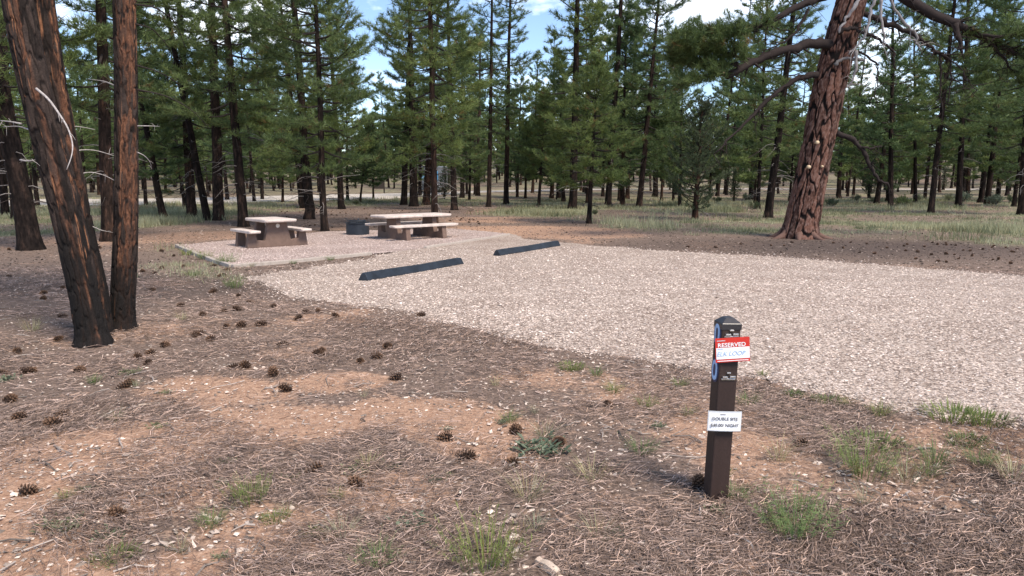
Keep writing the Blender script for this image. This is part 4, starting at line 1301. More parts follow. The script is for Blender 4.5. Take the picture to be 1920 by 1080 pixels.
def picnic_table(loc, rz, L, W, H, bl, label, plugs, spacing):
    root = empty('picnic_table', loc, rz, label=label, category='picnic table', group='concrete picnic tables on the pad')
    slab('tabletop', L, W, H - 0.075, H, 'concrete_top', root)
    bench_z = H * 0.62
    by_ = W / 2 + 0.26
    for s in (-1, 1):
        slab('bench', bl, 0.30, bench_z - 0.065, bench_z, 'concrete_top', root, 0, s * by_, 0.02, 0.03)
    for s in (-1, 1):
        sp = support(root, s * spacing / 2, 0.15, H - 0.08, bench_z - 0.067, by_ + 0.13, 0.25, 0.34)
        if plugs:
            mb = MB(); mb.tube([(s * spacing / 2 - 0.085, 0.0, H * 0.76), (s * spacing / 2 - 0.06, 0.0, H * 0.76)], 0.052, 14)
            link('plug', mb.mesh('plug'), M['plug'], sp)
    return root

T1 = G(503, 466); T1z = float(gz(T1[0], T1[1])) + PADZ
picnic_table((T1[0], T1[1] + 0.30, T1z), math.radians(90 + 40), 1.45, 0.86, 0.72, 1.42, 'small near square concrete picnic table beside the left pine trunks', True, 0.74)
T2 = G(768, 452); T2z = float(gz(T2[0], T2[1])) + PADZ
picnic_table((T2[0], T2[1] + 0.55, T2z), math.radians(40), 2.35, 0.88, 0.70, 2.25, 'long concrete picnic table right of the fire ring', False, 1.25)

# ------------------------------------------------------------------ fire ring
FR = G(667, 444)
FRz = float(gz(FR[0], FR[1])) + PADZ
fr = empty('fire_ring', (FR[0], FR[1] + 0.33, FRz), math.radians(10), label='dark steel fire ring with cooking grate between the two tables', category='fire ring')
mb = MB()
n_ = 32; a = np.arange(n_) / n_ * 2 * np.pi
prof = [(0.36, 0.0), (0.36, 0.34), (0.385, 0.355), (0.385, 0.375), (0.35, 0.375), (0.345, 0.34), (0.345, 0.0)]
V = np.concatenate([np.stack([r0 * np.cos(a), r0 * np.sin(a), np.full(n_, z0)], -1) for r0, z0 in prof])
Q = [[k * n_ + j, k * n_ + (j + 1) % n_, (k + 1) * n_ + (j + 1) % n_, (k + 1) * n_ + j] for k in range(len(prof) - 1) for j in range(n_)]
mb.add(V, Q)
link('ring', mb.mesh('ring', False), M['steel_dark'], fr)
mb = MB()
mb.add(np.concatenate([np.stack([0.345 * np.cos(a), 0.345 * np.sin(a), np.full(n_, 0.06)], -1), [[0, 0, 0.10]]]), (), [[j, (j + 1) % n_, n_] for j in range(n_)])
link('ash_bed', mb.mesh('ash_bed', True), M['ink_dark'], fr)
gr = MB()
for k in (-1, 1):
    gr.tube([(-0.25, 0.19 * k, 0.425), (0.25, 0.19 * k, 0.425)], 0.012, 6)
    gr.tube([(0.25 * k, -0.19, 0.425), (0.25 * k, 0.19, 0.425)], 0.012, 6)
gro = link('grate', gr.mesh('grate', True), M['steel_dark'], fr)
for k in range(9):
    mb = MB(); yy = -0.16 + 0.04 * k
    mb.tube([(-0.25, yy, 0.432), (0.25, yy, 0.432)], 0.008, 5)
    link('bar', mb.mesh('bar', True), M['steel_dark'], gro)
mb = MB(); mb.tube([(-0.25, 0, 0.425), (-0.31, 0, 0.43), (-0.32, 0, 0.50), (-0.40, 0, 0.52)], 0.013, 6)
link('handle', mb.mesh('handle', True), M['steel_dark'], gro)
mb = MB(); mb.tube([(0.03, 0.02, 0.42), (0.03, 0.02, 0.50)], [0.03, 0.022], 8)
link('knob', mb.mesh('knob', True), M['steel_dark'], gro)
for k in (-1, 1):
    mb = MB(); mb.tube([(0.0, 0.35 * k, 0.30), (0.0, 0.33 * k, 0.43), (0.0, 0.19 * k, 0.428)], 0.012, 6)
    link('bracket', mb.mesh('bracket', True), M['steel_dark'], fr)

# ------------------------------------------------------------------ pad edging boards
def board(p0, p1, label, w=0.09, h=0.11, over=0.02):
    a, b_ = G(*p0), G(*p1)
    d = b_ - a; L = math.hypot(d[0], d[1])
    root_z = min(a[2], b_[2])
    n_ = max(2, int(L / 0.5))
    mb = MB()
    V, Q = [], []
    nx, ny = -d[1] / L, d[0] / L
    for i in range(n_ + 1):
        s = i / n_
        cx, cy = a[0] + d[0] * s, a[1] + d[1] * s
        z = float(gz(cx, cy)) + PADZ + over + 0.006 * math.sin(i * 1.7)
        for o_, zz_ in ((0, z - h - 0.06), (0, z), (w, z), (w, z - h - 0.06)):
            V.append((cx + nx * o_ - a[0], cy + ny * o_ - a[1], zz_ - root_z))
    for i in range(n_):
        for j in range(4):
            Q.append([i * 4 + j, i * 4 + (j + 1) % 4, i * 4 + 4 + (j + 1) % 4, i * 4 + 4 + j])
    Q += [[3, 2, 1, 0], [n_ * 4, n_ * 4 + 1, n_ * 4 + 2, n_ * 4 + 3]]
    mb.add(V, Q)
    o = link('edging_board', mb.mesh('edging_board'), M['edging'], None, label=label, category='edging', group='edging boards around the picnic pad')
    o.location = (a[0], a[1], root_z)
    bevel(o, 0.012, 2)
board((438, 502), (335, 463), 'weathered edging board down the weedy left side of the picnic pad')
board((438, 503), (698, 478), 'pale edging board along the front of the pad below the small table')
board((800, 466.5), (957, 441.5), 'low edging board half buried in gravel below the long table', over=0.008)

# ------------------------------------------------------------------ wheel stops
def wheel_stop(p0, p1, label):
    a, b_ = G(*p0), G(*p1)
    c = (a + b_) / 2; d = b_ - a
    L = math.hypot(d[0], d[1])
    root = empty('wheel_stop', (c[0], c[1], float(gz(c[0], c[1])) + 0.004), math.atan2(d[1], d[0]), label=label, category='wheel stop', group='black rubber wheel stops on the gravel')
    slope = (b_[2] - a[2]) / L
    root.rotation_euler = (0, -math.atan(slope), math.atan2(d[1], d[0]))
    hw, h = 0.095, 0.135
    prof = [(-hw, 0), (-hw, 0.018), (-0.042, h - 0.008), (-0.03, h), (0.03, h), (0.042, h - 0.008), (hw, 0.018), (hw, 0)]
    mb = MB()
    xs = np.concatenate([[-L / 2], np.linspace(-L / 2 + 0.03, L / 2 - 0.03, 14), [L / 2]])
    V = []
    for i, x in enumerate(xs):
        k = 0.9 if i in (0, len(xs) - 1) else 1.0
        for a_, z in prof:
            V.append((x, a_ * (1.0 if z < 0.02 else (0.8 + 0.2 * k)), z * (1 if z < 0.02 else k) + 0.006 * math.sin(i * 0.6)))
    n_ = len(prof)
    Q = [[i * n_ + j, (i + 1) * n_ + j, (i + 1) * n_ + (j + 1) % n_, i * n_ + (j + 1) % n_] for i in range(len(xs) - 1) for j in range(n_)]
    mb.add(V, Q)
    e0 = [0, 1, 2, 3, 4, 5, 6, 7]
    mb.add(np.array(V)[:n_], [[0, 1, 6, 7], [1, 2, 5, 6], [2, 3, 4, 5]])
    mb.add(np.array(V)[-n_:], [[7, 6, 1, 0], [6, 5, 2, 1], [5, 4, 3, 2]])
    o = link('bar_body', mb.mesh('bar_body', False), M['rubber'], root)
    bevel(o, 0.008, 2)
    for s in (-0.33, 0.0, 0.33):
        mb = MB(); mb.tube([(s * L, 0, h - 0.01), (s * L, 0, h + 0.006)], 0.014, 8)
        link('bolt_head', mb.mesh('bolt_head'), M['steel_dark'], root)
wheel_stop((681, 527), (862, 495), 'black rubber wheel stop next to the pad edging')
wheel_stop((931, 480), (1045, 461), 'black rubber wheel stop farther from the tables by the back of the spur')

# ------------------------------------------------------------------ site post with its cards
PB = G(1346, 940)
PX, PY, PZ = PB
PW = 0.096
PY = PY + PW / 2
post_h = 0.925
post = empty('site_post', (PX, PY, float(gz(PX, PY))), math.radians(1.5), label='dark brown square campsite post with two cards clipped to it', category='post')
post.rotation_euler = (0, math.radians(1.7), math.radians(6))
mb = MB(); h_ = PW / 2
mb.box((-h_, -h_, -0.2), (h_, h_, post_h - 0.05))
bevel(link('post_body', mb.mesh('post_body'), M['post_brown'], post), 0.008, 3)
mb = MB(); c_ = h_ + 0.003; z0 = post_h - 0.055
V = [(-c_, -c_, z0), (c_, -c_, z0), (c_, c_, z0), (-c_, c_, z0), (-c_, -c_, z0 + 0.028), (c_, -c_, z0 + 0.028), (c_, c_, z0 + 0.028), (-c_, c_, z0 + 0.028),
     (-c_ * .45, -c_ * .45, z0 + 0.052), (c_ * .45, -c_ * .45, z0 + 0.052), (c_ * .45, c_ * .45, z0 + 0.052), (-c_ * .45, c_ * .45, z0 + 0.052), (0, 0, z0 + 0.060)]
Q = [[0, 1, 5, 4], [1, 2, 6, 5], [2, 3, 7, 6], [3, 0, 4, 7], [4, 5, 9, 8], [5, 6, 10, 9], [6, 7, 11, 10], [7, 4, 8, 11]]
mb.add(V, Q, [[8, 9, 12], [9, 10, 12], [10, 11, 12], [11, 8, 12]])
bevel(link('post_cap', mb.mesh('post_cap'), M['cap_dark'], post), 0.003, 2)

def lettering(text, size, x, y, z, mat, parent, rot=0.0, align='CENTER', sx=1.0, bold=0.0, shear=0.0, th=0.0006):
    cu = bpy.data.curves.new('lettering', 'FONT')
    cu.body = text; cu.size = size; cu.align_x = align; cu.align_y = 'CENTER'
    cu.extrude = th; cu.offset = bold; cu.shear = shear
    cu.resolution_u = 3
    tmp = bpy.data.objects.new('tmp', cu); COL.objects.link(tmp)
    dg = bpy.context.evaluated_depsgraph_get()
    me = bpy.data.meshes.new_from_object(tmp.evaluated_get(dg))
    bpy.data.objects.remove(tmp)
    me.transform(Matrix.Diagonal((sx, 1, 1, 1)))
    o = link('lettering', me, M[mat], parent)
    me.materials.clear(); me.materials.append(M[mat])
    o.rotation_euler = (math.radians(90), rot, 0)
    o.location = (x, y, z)
    return o

def card(name, w, h, th, mat, parent, x, y, z, rot=0.0, curl=0.0, seg=10):
    """a thin bent sheet facing -Y"""
    mb = MB(); V = []; Q = []
    for i in range(seg + 1):
        u = -0.5 + i / seg
        yy = -curl * (1 - (2 * u) ** 2)
        for s, dy in ((-0.5, 0), (0.5, 0), (0.5, th), (-0.5, th)):
            V.append((u * w, yy + dy, s * h))
    for i in range(seg):
        for j in range(4):
            Q.append([i * 4 + j, (i + 1) * 4 + j, (i + 1) * 4 + (j + 1) % 4, i * 4 + (j + 1) % 4])
    Q += [[0, 1, 2, 3], [seg * 4 + 3, seg * 4 + 2, seg * 4 + 1, seg * 4]]
    mb.add(V, Q)
    o = link(name, mb.mesh(name), M[mat], parent)
    o.location = (x, y, z); o.rotation_euler = (0, rot, 0)
    return o

fy = -h_          # front face of the post
# reserved card (hangs from the clip, a thing of its own)
rcx, rcz = 0.028, post_h - 0.150
rc = empty('reserved_card', (0, 0, 0), 0, label='red and white RESERVED card clipped high on the brown post', category='card')
rc.location = Vector((PX, PY, float(gz(PX, PY)))) + Vector((rcx + 0.008, fy - 0.012, rcz))
rc.rotation_euler = (math.radians(-3), math.radians(-3.2), math.radians(1.5))
cw, chh = 0.166, 0.118
card('card_sheet', cw, chh, 0.0012, 'card_red', rc, 0, 0, 0)
card('writing_field', cw * 0.97, chh * 0.47, 0.0006, 'card_white', rc, 0.001, -0.0012, -chh * 0.135)
lettering('RESERVED', 0.027, -0.004, -0.0012, chh * 0.20, 'card_white', rc, 0, sx=1.12, bold=0.0004)
card('small_print', 0.040, 0.0035, 0.0004, 'card_sleeve', rc, -cw * 0.33, -0.0010, chh * 0.39)
card('small_print', 0.026, 0.0030, 0.0004, 'ink_blue', rc, -cw * 0.36, -0.0022, 0.006)
lettering('ELK LOOP', 0.030, -0.010, -0.0022, -0.019, 'ink_blue', rc, shear=0.25, sx=1.0)
card('red_footer_line', cw * 0.9, 0.0035, 0.0005, 'card_white', rc, 0.0, -0.0012, -chh * 0.445)
# fee card
fc_ = empty('fee_card', (0, 0, 0), 0, label='white fee card in a clear sleeve low on the brown post', category='card')
fc_.location = Vector((PX, PY, float(gz(PX, PY)))) + Vector((0.010, fy - 0.018, post_h * 0.455))
fc_.rotation_euler = (math.radians(-2), math.radians(2.0), math.radians(1.5))
cw2, ch2 = 0.166, 0.100
card('sleeve', cw2, ch2, 0.001, 'card_sleeve', fc_, 0, 0, 0, 0, 0.006)
card('paper', cw2 * 0.955, ch2 * 0.90, 0.0006, 'card_white', fc_, 0, -0.0014, -0.002, 0, 0.006)
card('small_print', 0.026, 0.0030, 0.0004, 'ink_dark', fc_, -0.012, -0.0085, 0.034)
lettering('DOUBLE SITE', 0.0215, 0.0, -0.0085, 0.012, 'ink_dark', fc_, bold=0.0)
lettering('$40.00/ NIGHT', 0.0215, 0.0, -0.0085, -0.020, 'ink_dark', fc_, bold=0.0)
# steel clips on the post
for z in (post_h - 0.078, post_h - 0.288):
    k = MB()
    k.box((-0.030, fy - 0.012, z - 0.006), (-0.004, fy - 0.0005, z + 0.004)); k.box((0.006, fy - 0.012, z - 0.004), (0.034, fy - 0.0005, z + 0.006))
    k.box((-0.034, fy - 0.006, z - 0.016), (0.036, fy - 0.0008, z - 0.0065))
    k.box((-0.010, fy - 0.010, z + 0.016), (0.010, fy - 0.0006, z + 0.024))
    o = link('clip', k.mesh('clip'), M['clip_steel'], post)
    bevel(o, 0.002, 2)
# oval number plates on the left flank
for z in (post_h - 0.085, post_h - 0.265):
    mb = MB(); n_ = 24; a = np.arange(n_) / n_ * 2 * np.pi
    def oval(ry, rz, x): return np.stack([np.full(n_, x), ry * np.sign(np.cos(a)) * np.abs(np.cos(a)) ** 0.8, rz * np.sign(np.sin(a)) * np.abs(np.sin(a)) ** 0.8 + z], -1)
    x0 = -h_ - 0.0004
    def disc(nm, ry, rz, xa, xb, mt, par):
        m_ = MB(); V = np.concatenate([oval(ry, rz, xa), oval(ry, rz, xb), [[xb, 0, z]]])
        m_.add(V, [[j, (j + 1) % n_, n_ + (j + 1) % n_, n_ + j] for j in range(n_)], [[n_ + j, n_ + (j + 1) % n_, 2 * n_] for j in range(n_)])
        return link(nm, m_.mesh(nm), M[mt], par)
    pl = disc('number_plate', 0.042, 0.060, x0 + 0.004, x0 - 0.002, 'number_navy', post)
    disc('digit_outline', 0.032, 0.050, x0 - 0.002, x0 - 0.0035, 'number_blue', pl)
    disc('digit_slot', 0.013, 0.030, x0 - 0.0035, x0 - 0.0045, 'number_navy', pl)

# ------------------------------------------------------------------ distant notice board and camper
NB = G(710, 362)
nbY = NB[1]
l0, r0_ = P(699, 362, nbY), P(720, 362, nbY)
t0, b0 = P(700, 336, nbY), P(719, 354, nbY)
nb = empty('notice_board', (NB[0], nbY, float(gz(NB[0], nbY))), 0, label='dark brown notice board on two posts at the edge of the far road', category='notice board')
gz0 = float(gz(NB[0], nbY))
hw_ = (b0[0] - t0[0]) / 2
mb = MB(); mb.box((-hw_, -0.05, b0[2] - gz0), (hw_, 0.05, t0[2] - gz0)); bevel(link('panel', mb.mesh('panel'), M['sign_brown'], nb), 0.015)
for s in (-1, 1):
    mb = MB(); mb.box((s * (hw_ + 0.075) - 0.07, -0.07, -0.2), (s * (hw_ + 0.075) + 0.07, 0.07, t0[2] - gz0 + 0.10)); bevel(link('post', mb.mesh('post'), M['sign_brown'], nb), 0.01)

CV = G(804, 362)
cvY = CV[1]
cv = empty('camper', (CV[0], cvY, float(gz(CV[0], cvY))), math.radians(-4), label='grey parked camper, blue sky reflection coloured into its windscreen, seen between trunks', category='camper')
cw_ = 1.18
mb = MB(); mb.box((-cw_, 0, 0.55), (cw_, 6.5, 3.05)); bevel(link('body', mb.mesh('body'), M['camper_white'], cv), 0.12, 4)
mb = MB(); mb.box((-cw_ + 0.02, -0.06, 0.45), (cw_ - 0.02, 0.35, 1.25)); bevel(link('bonnet', mb.mesh('bonnet'), M['camper_grey'], cv), 0.08, 3)
for s in (-1, 1):
    mb = MB(); mb.box((s * 0.56 - 0.53, -0.02, 1.45), (s * 0.56 + 0.53, 0.05, 2.45)); bevel(link('windscreen', mb.mesh('windscreen'), M['glass_sky_reflection'], cv), 0.02)
    mb = MB(); mb.box((s * 0.9 - 0.13, -0.09, 0.85), (s * 0.9 + 0.13, -0.05, 1.05)); link('headlight', mb.mesh('headlight'), M['card_white'], cv)
    for yy in (0.9, 5.0):
        w = empty('wheel', (s * (cw_ - 0.14), yy, 0.4)); w.parent = cv
        mb = MB(); mb.tube([(-0.13, 0, 0), (0.13, 0, 0)], 0.40, 18); link('tyre', mb.mesh('tyre'), M['tyre'], w)
        mb = MB(); mb.tube([(-0.14, 0, 0), (0.14, 0, 0)], 0.22, 12); link('rim', mb.mesh('rim'), M['clip_steel'], w)
mb = MB(); mb.box((-cw_ + 0.05, -0.10, 0.35), (cw_ - 0.05, 0.02, 0.55)); bevel(link('bumper', mb.mesh('bumper'), M['camper_grey'], cv), 0.03)
for yy in (1.6, 3.6):
    mb = MB(); mb.box((-cw_ - 0.02, yy, 1.6), (-cw_ + 0.03, yy + 1.0, 2.3)); link('side_window', mb.mesh('side_window'), M['glass_sky_reflection'], cv)

# ------------------------------------------------------------------ pine cones
def cone_mesh(seed, L=0.085, R0=0.033):
    rg = np.random.default_rng(seed); mb = MB()
    n_ = 8; a = np.arange(n_) / n_ * 2 * np.pi
    xs = np.linspace(-0.5, 0.5, 6); rr = R0 * 0.55 * np.sqrt(np.clip(1 - (xs * 1.9) ** 2, 0.02, 1))
    mb.tube(np.stack([xs * L, xs * 0, xs * 0], -1), rr, 8, (0.030, 0.018, 0.013))
    for i in range(58):
        t = i / 57; x = (-0.46 + 0.90 * t) * L; th = i * 2.399
        pr = R0 * (0.55 + 0.75 * math.sin(math.pi * min(1, 0.18 + t * 0.80)) ** 0.8) * rg.uniform(0.88, 1.1)
        lean = (t - 0.25) * 0.020
        rad = np.array([0, math.cos(th), math.sin(th)]); tg = np.array([0, -math.sin(th), math.cos(th)])
        p0 = np.array([x, 0, 0]) + rad * R0 * 0.35; p1 = np.array([x + lean, 0, 0]) + rad * pr
        w = 0.0085 * (0.7 + 0.5 * math.sin(math.pi * t)); mid = (p0 * 0.35 + p1 * 0.65)
        V = [p0, mid + tg * w, p1 + np.array([0.002, 0, 0]), mid - tg * w, mid + np.array([-0.004, 0, 0])]
        t_ = rg.uniform(0.7, 1.3)
        c = np.array([[0.030, 0.018, 0.012], [0.095, 0.052, 0.032], [0.21, 0.125, 0.080], [0.095, 0.052, 0.032], [0.045, 0.027, 0.018]]) * t_
        mb.add(V, [], [[0, 1, 2], [0, 2, 3], [0, 4, 1], [1, 4, 2], [2, 4, 3], [3, 4, 0]], c)
    return mb.mesh('pine_cone')
CONES = [cone_mesh(i, 0.08 + 0.008 * i, 0.032 + 0.002 * i) for i in range(4)]
for c in CONES: c.materials.append(M['cone'])
def put_cone(px, py, s, label, group):
    g = G(px, py)
    o = link('pine_cone', random.choice(CONES), None, None, label=label, category='pine cone', group=group)
    z = float(gz(g[0], g[1])) + (0.03 * (float(fbm(np.array([g[0]]) * 2.2, np.array([g[1]]) * 2.2, 0, 61, 4)[0]) - 0.5) if g[1] < 12 else 0)
    o.location = (g[0], g[1], z + 0.030 * s * random.uniform(0.45, 1.0))
    o.rotation_euler = (random.uniform(0, 6.28), random.uniform(-0.5, 0.5), random.uniform(0, 6.28))
    o.scale = (s * random.uniform(0.85, 1.2), s * random.uniform(0.85, 1.15), s * random.uniform(0.8, 1.1))
NEAR = [(835, 827), (874, 861), (960, 870), (968, 811), (1048, 836), (590, 888), (667, 915), (221, 972), (53, 925), (119, 782), (100, 800), (38, 790), (232, 727), (244, 722), (260, 673),
        (282, 666), (277, 682), (438, 691), (460, 690), (513, 705), (536, 733), (597, 667), (606, 662), (676, 680), (707, 672), (727, 655), (50, 699), (62, 697), (742, 712), (530, 648), (366, 632), (375, 629),
        (425, 615), (453, 614), (1140, 764), (1503, 838), (630, 595), (790, 593), (575, 588), (598, 586), (490, 612), (420, 585), (340, 575), (445, 583), (380, 592), (6, 703), (33, 662),
        (110, 640), (117, 596), (512, 578), (560, 600), (470, 570), (395, 640), (310, 650), (20, 755), (150, 700)]
CONE_MARKS = [('the charred twin pine', (205, 640)), ('the brown post', (1346, 925)), ('the big grey green rosette', (1015, 842)), ('the pale twin rosettes', (705, 880)), ('the pale split wood piece', (585, 1048)),
              ('the yellow green feathery weed', (470, 940)), ('the near wheel stop', (680, 530)), ('the twin pine rosette', (245, 700)), ('the faded grey green weed', (120, 985)),
              ('the tiny tuft on red soil', (955, 790)), ('the thin pale splinter', (280, 760)), ('the green tuft below the spur edge', (1150, 735)), ('the spindly weed at the pad corner', (440, 540)), ('the large feathery weed', (1620, 885))]
CONE_MARKS = [(t_, G(*p_)) for t_, p_ in CONE_MARKS]
NG = [G(*p_) for p_ in NEAR]
for (px, py), g in zip(NEAR, NG):
    mk = min(CONE_MARKS, key=lambda m_: math.hypot(m_[1][0] - g[0], m_[1][1] - g[1]))
    soil = 'bare red soil' if float(ground_masks(np.array([g[0]]), np.array([g[1]]))[0][0]) > 0.45 else 'needle litter'
    pair = sum(1 for h in NG if 0 < math.hypot(h[0] - g[0], h[1] - g[1]) < 0.28)
    lone = 'paired brown pine cone' if pair else 'lone brown pine cone'
    put_cone(px, py, random.uniform(0.85, 1.15), lone + ' on ' + soil + ' by ' + mk[0], 'pine cones on the foreground litter')
put_cone(1309, 915, 1.05, 'open brown pine cone resting against the foot of the brown post', 'pine cone by the post')
for _ in range(75):
    px, py = random.uniform(1240, 1915), random.uniform(455, 502)
    if py > 462 + (px - 1240) * 0.058: continue
    put_cone(px, py, random.uniform(0.65, 1.0), 'small dark pine cone scattered on the shaded duff below the great pine', 'pine cones below the great pine')
for _ in range(22):
    px, py = random.uniform(0, 480), random.uniform(465, 570)
    g = G(px, py)
    if in_poly(np.array([g[0]]), np.array([g[1]]), PAD)[0] or in_poly(np.array([g[0]]), np.array([g[1]]), SPUR_E)[0]: continue
    put_cone(px, py, random.uniform(0.85, 1.2), 'small dark pine cone in the shade around the charred twin pine', 'pine cones around the twin pine')
for _ in range(60):
    px, py = random.uniform(520, 900), random.uniform(388, 428)
    put_cone(px, py, random.uniform(0.7, 1.05), 'tiny dark pine cone on the bare ground behind the picnic pad', 'pine cones behind the pad')

# ------------------------------------------------------------------ weeds and small plants in the foreground
def tuft_mesh(seed, K, h, spread, w, lean, tone, dry=0.0, feather=0):
    rg = np.random.default_rng(seed)
    Vs, Ts, Cs, off = [], [], [], 0
    for i in range(K):
        a = rg.uniform(0, 6.28); r0 = spread * math.sqrt(rg.random()) * 0.5
        p = np.array([math.cos(a) * r0, math.sin(a) * r0, -0.01]); H = h * rg.uniform(0.5, 1.1)
        d = np.array([math.cos(a), math.sin(a), 0]) * lean * rg.uniform(0.2, 1.2)
        sd = np.array([-math.sin(a), math.cos(a), 0]) * w
        m1 = p + d * H * 0.4 + [0, 0, H * 0.55]; tp = p + d * H + [0, 0, H]
        V = [p - sd, p + sd, m1 - sd * 0.8, m1 + sd * 0.8, tp]
        t = np.clip(tone + rg.normal(0, 0.18), 0, 1); dr = 0.8 if rg.random() < dry else 0.0
        Vs += V; Ts += [[off, off + 1, off + 3], [off, off + 3, off + 2], [off + 2, off + 3, off + 4]]; Cs += [[t, dr, 0]] * 5; off += 5
        for f in range(feather):
            s = rg.uniform(0.3, 1); c = p + (tp - p) * s
            dd = rg.normal(0, 1, 3); dd[2] = abs(dd[2]) * 0.6; dd /= np.linalg.norm(dd); q = c + dd * h * 0.16
            s2 = np.cross(dd, [0.3, 0.2, 1]); s2 = s2 / np.linalg.norm(s2) * w * 0.9
            Vs += [c - s2, c + s2, q]; Ts += [[off, off + 1, off + 2]]; Cs += [[np.clip(t + 0.15, 0, 1), dr, 0]] * 3; off += 3
    return mesh_np('plant', np.array(Vs), [np.array(Ts)], np.array(Cs))
def rosette_mesh(seed, K=95, R=0.075, h=0.06):
    rg = np.random.default_rng(seed); mb = MB()
    for i in range(K):
        a = rg.uniform(0, 6.28); el = rg.uniform(0.05, 1.1); L = R * rg.uniform(0.25, 0.75)
        o = np.array([rg.normal(0, R * 0.55), rg.normal(0, R * 0.55), 0.0])
        d = np.array([math.cos(a) * math.cos(el), math.sin(a) * math.cos(el), math.sin(el) * h / R]); s = np.array([-math.sin(a), math.cos(a), 0]) * L * 0.17
        t = np.clip(rg.normal(0.5, 0.25), 0, 1)
        mb.add([o, o + d * L * 0.55 + s + [0, 0, 0.006], o + d * L, o + d * L * 0.55 - s + [0, 0, 0.006]], [[0, 1, 2, 3]], (), (t, 0, 0))
    return mb.mesh('plant')
PLANT = {
    'feathery': ([tuft_mesh(i, 75, 0.14, 0.16, 0.0013, 0.75, 0.55, 0.10, 12) for i in (1, 2)], 'weed_leaf'),
    'grass':    ([tuft_mesh(i, 90, 0.12, 0.13, 0.0015, 1.0, 0.55, 0.15, 2) for i in (3, 4)], 'weed_leaf'),
    'dry':      ([tuft_mesh(i, 60, 0.15, 0.12, 0.0012, 1.1, 0.7, 0.4) for i in (5, 6)], 'grass_blade'),
    'rosette':  ([rosette_mesh(i) for i in (7, 8)], 'greygreen_leaf'),
    'mat':      ([tuft_mesh(i, 170, 0.07, 0.30, 0.0030, 0.9, 0.5, 0.03, 3) for i in (9, 10)], 'weed_leaf'),
}
for k, (ms, mt) in PLANT.items():
    for m_ in ms: m_.materials.append(M[mt])
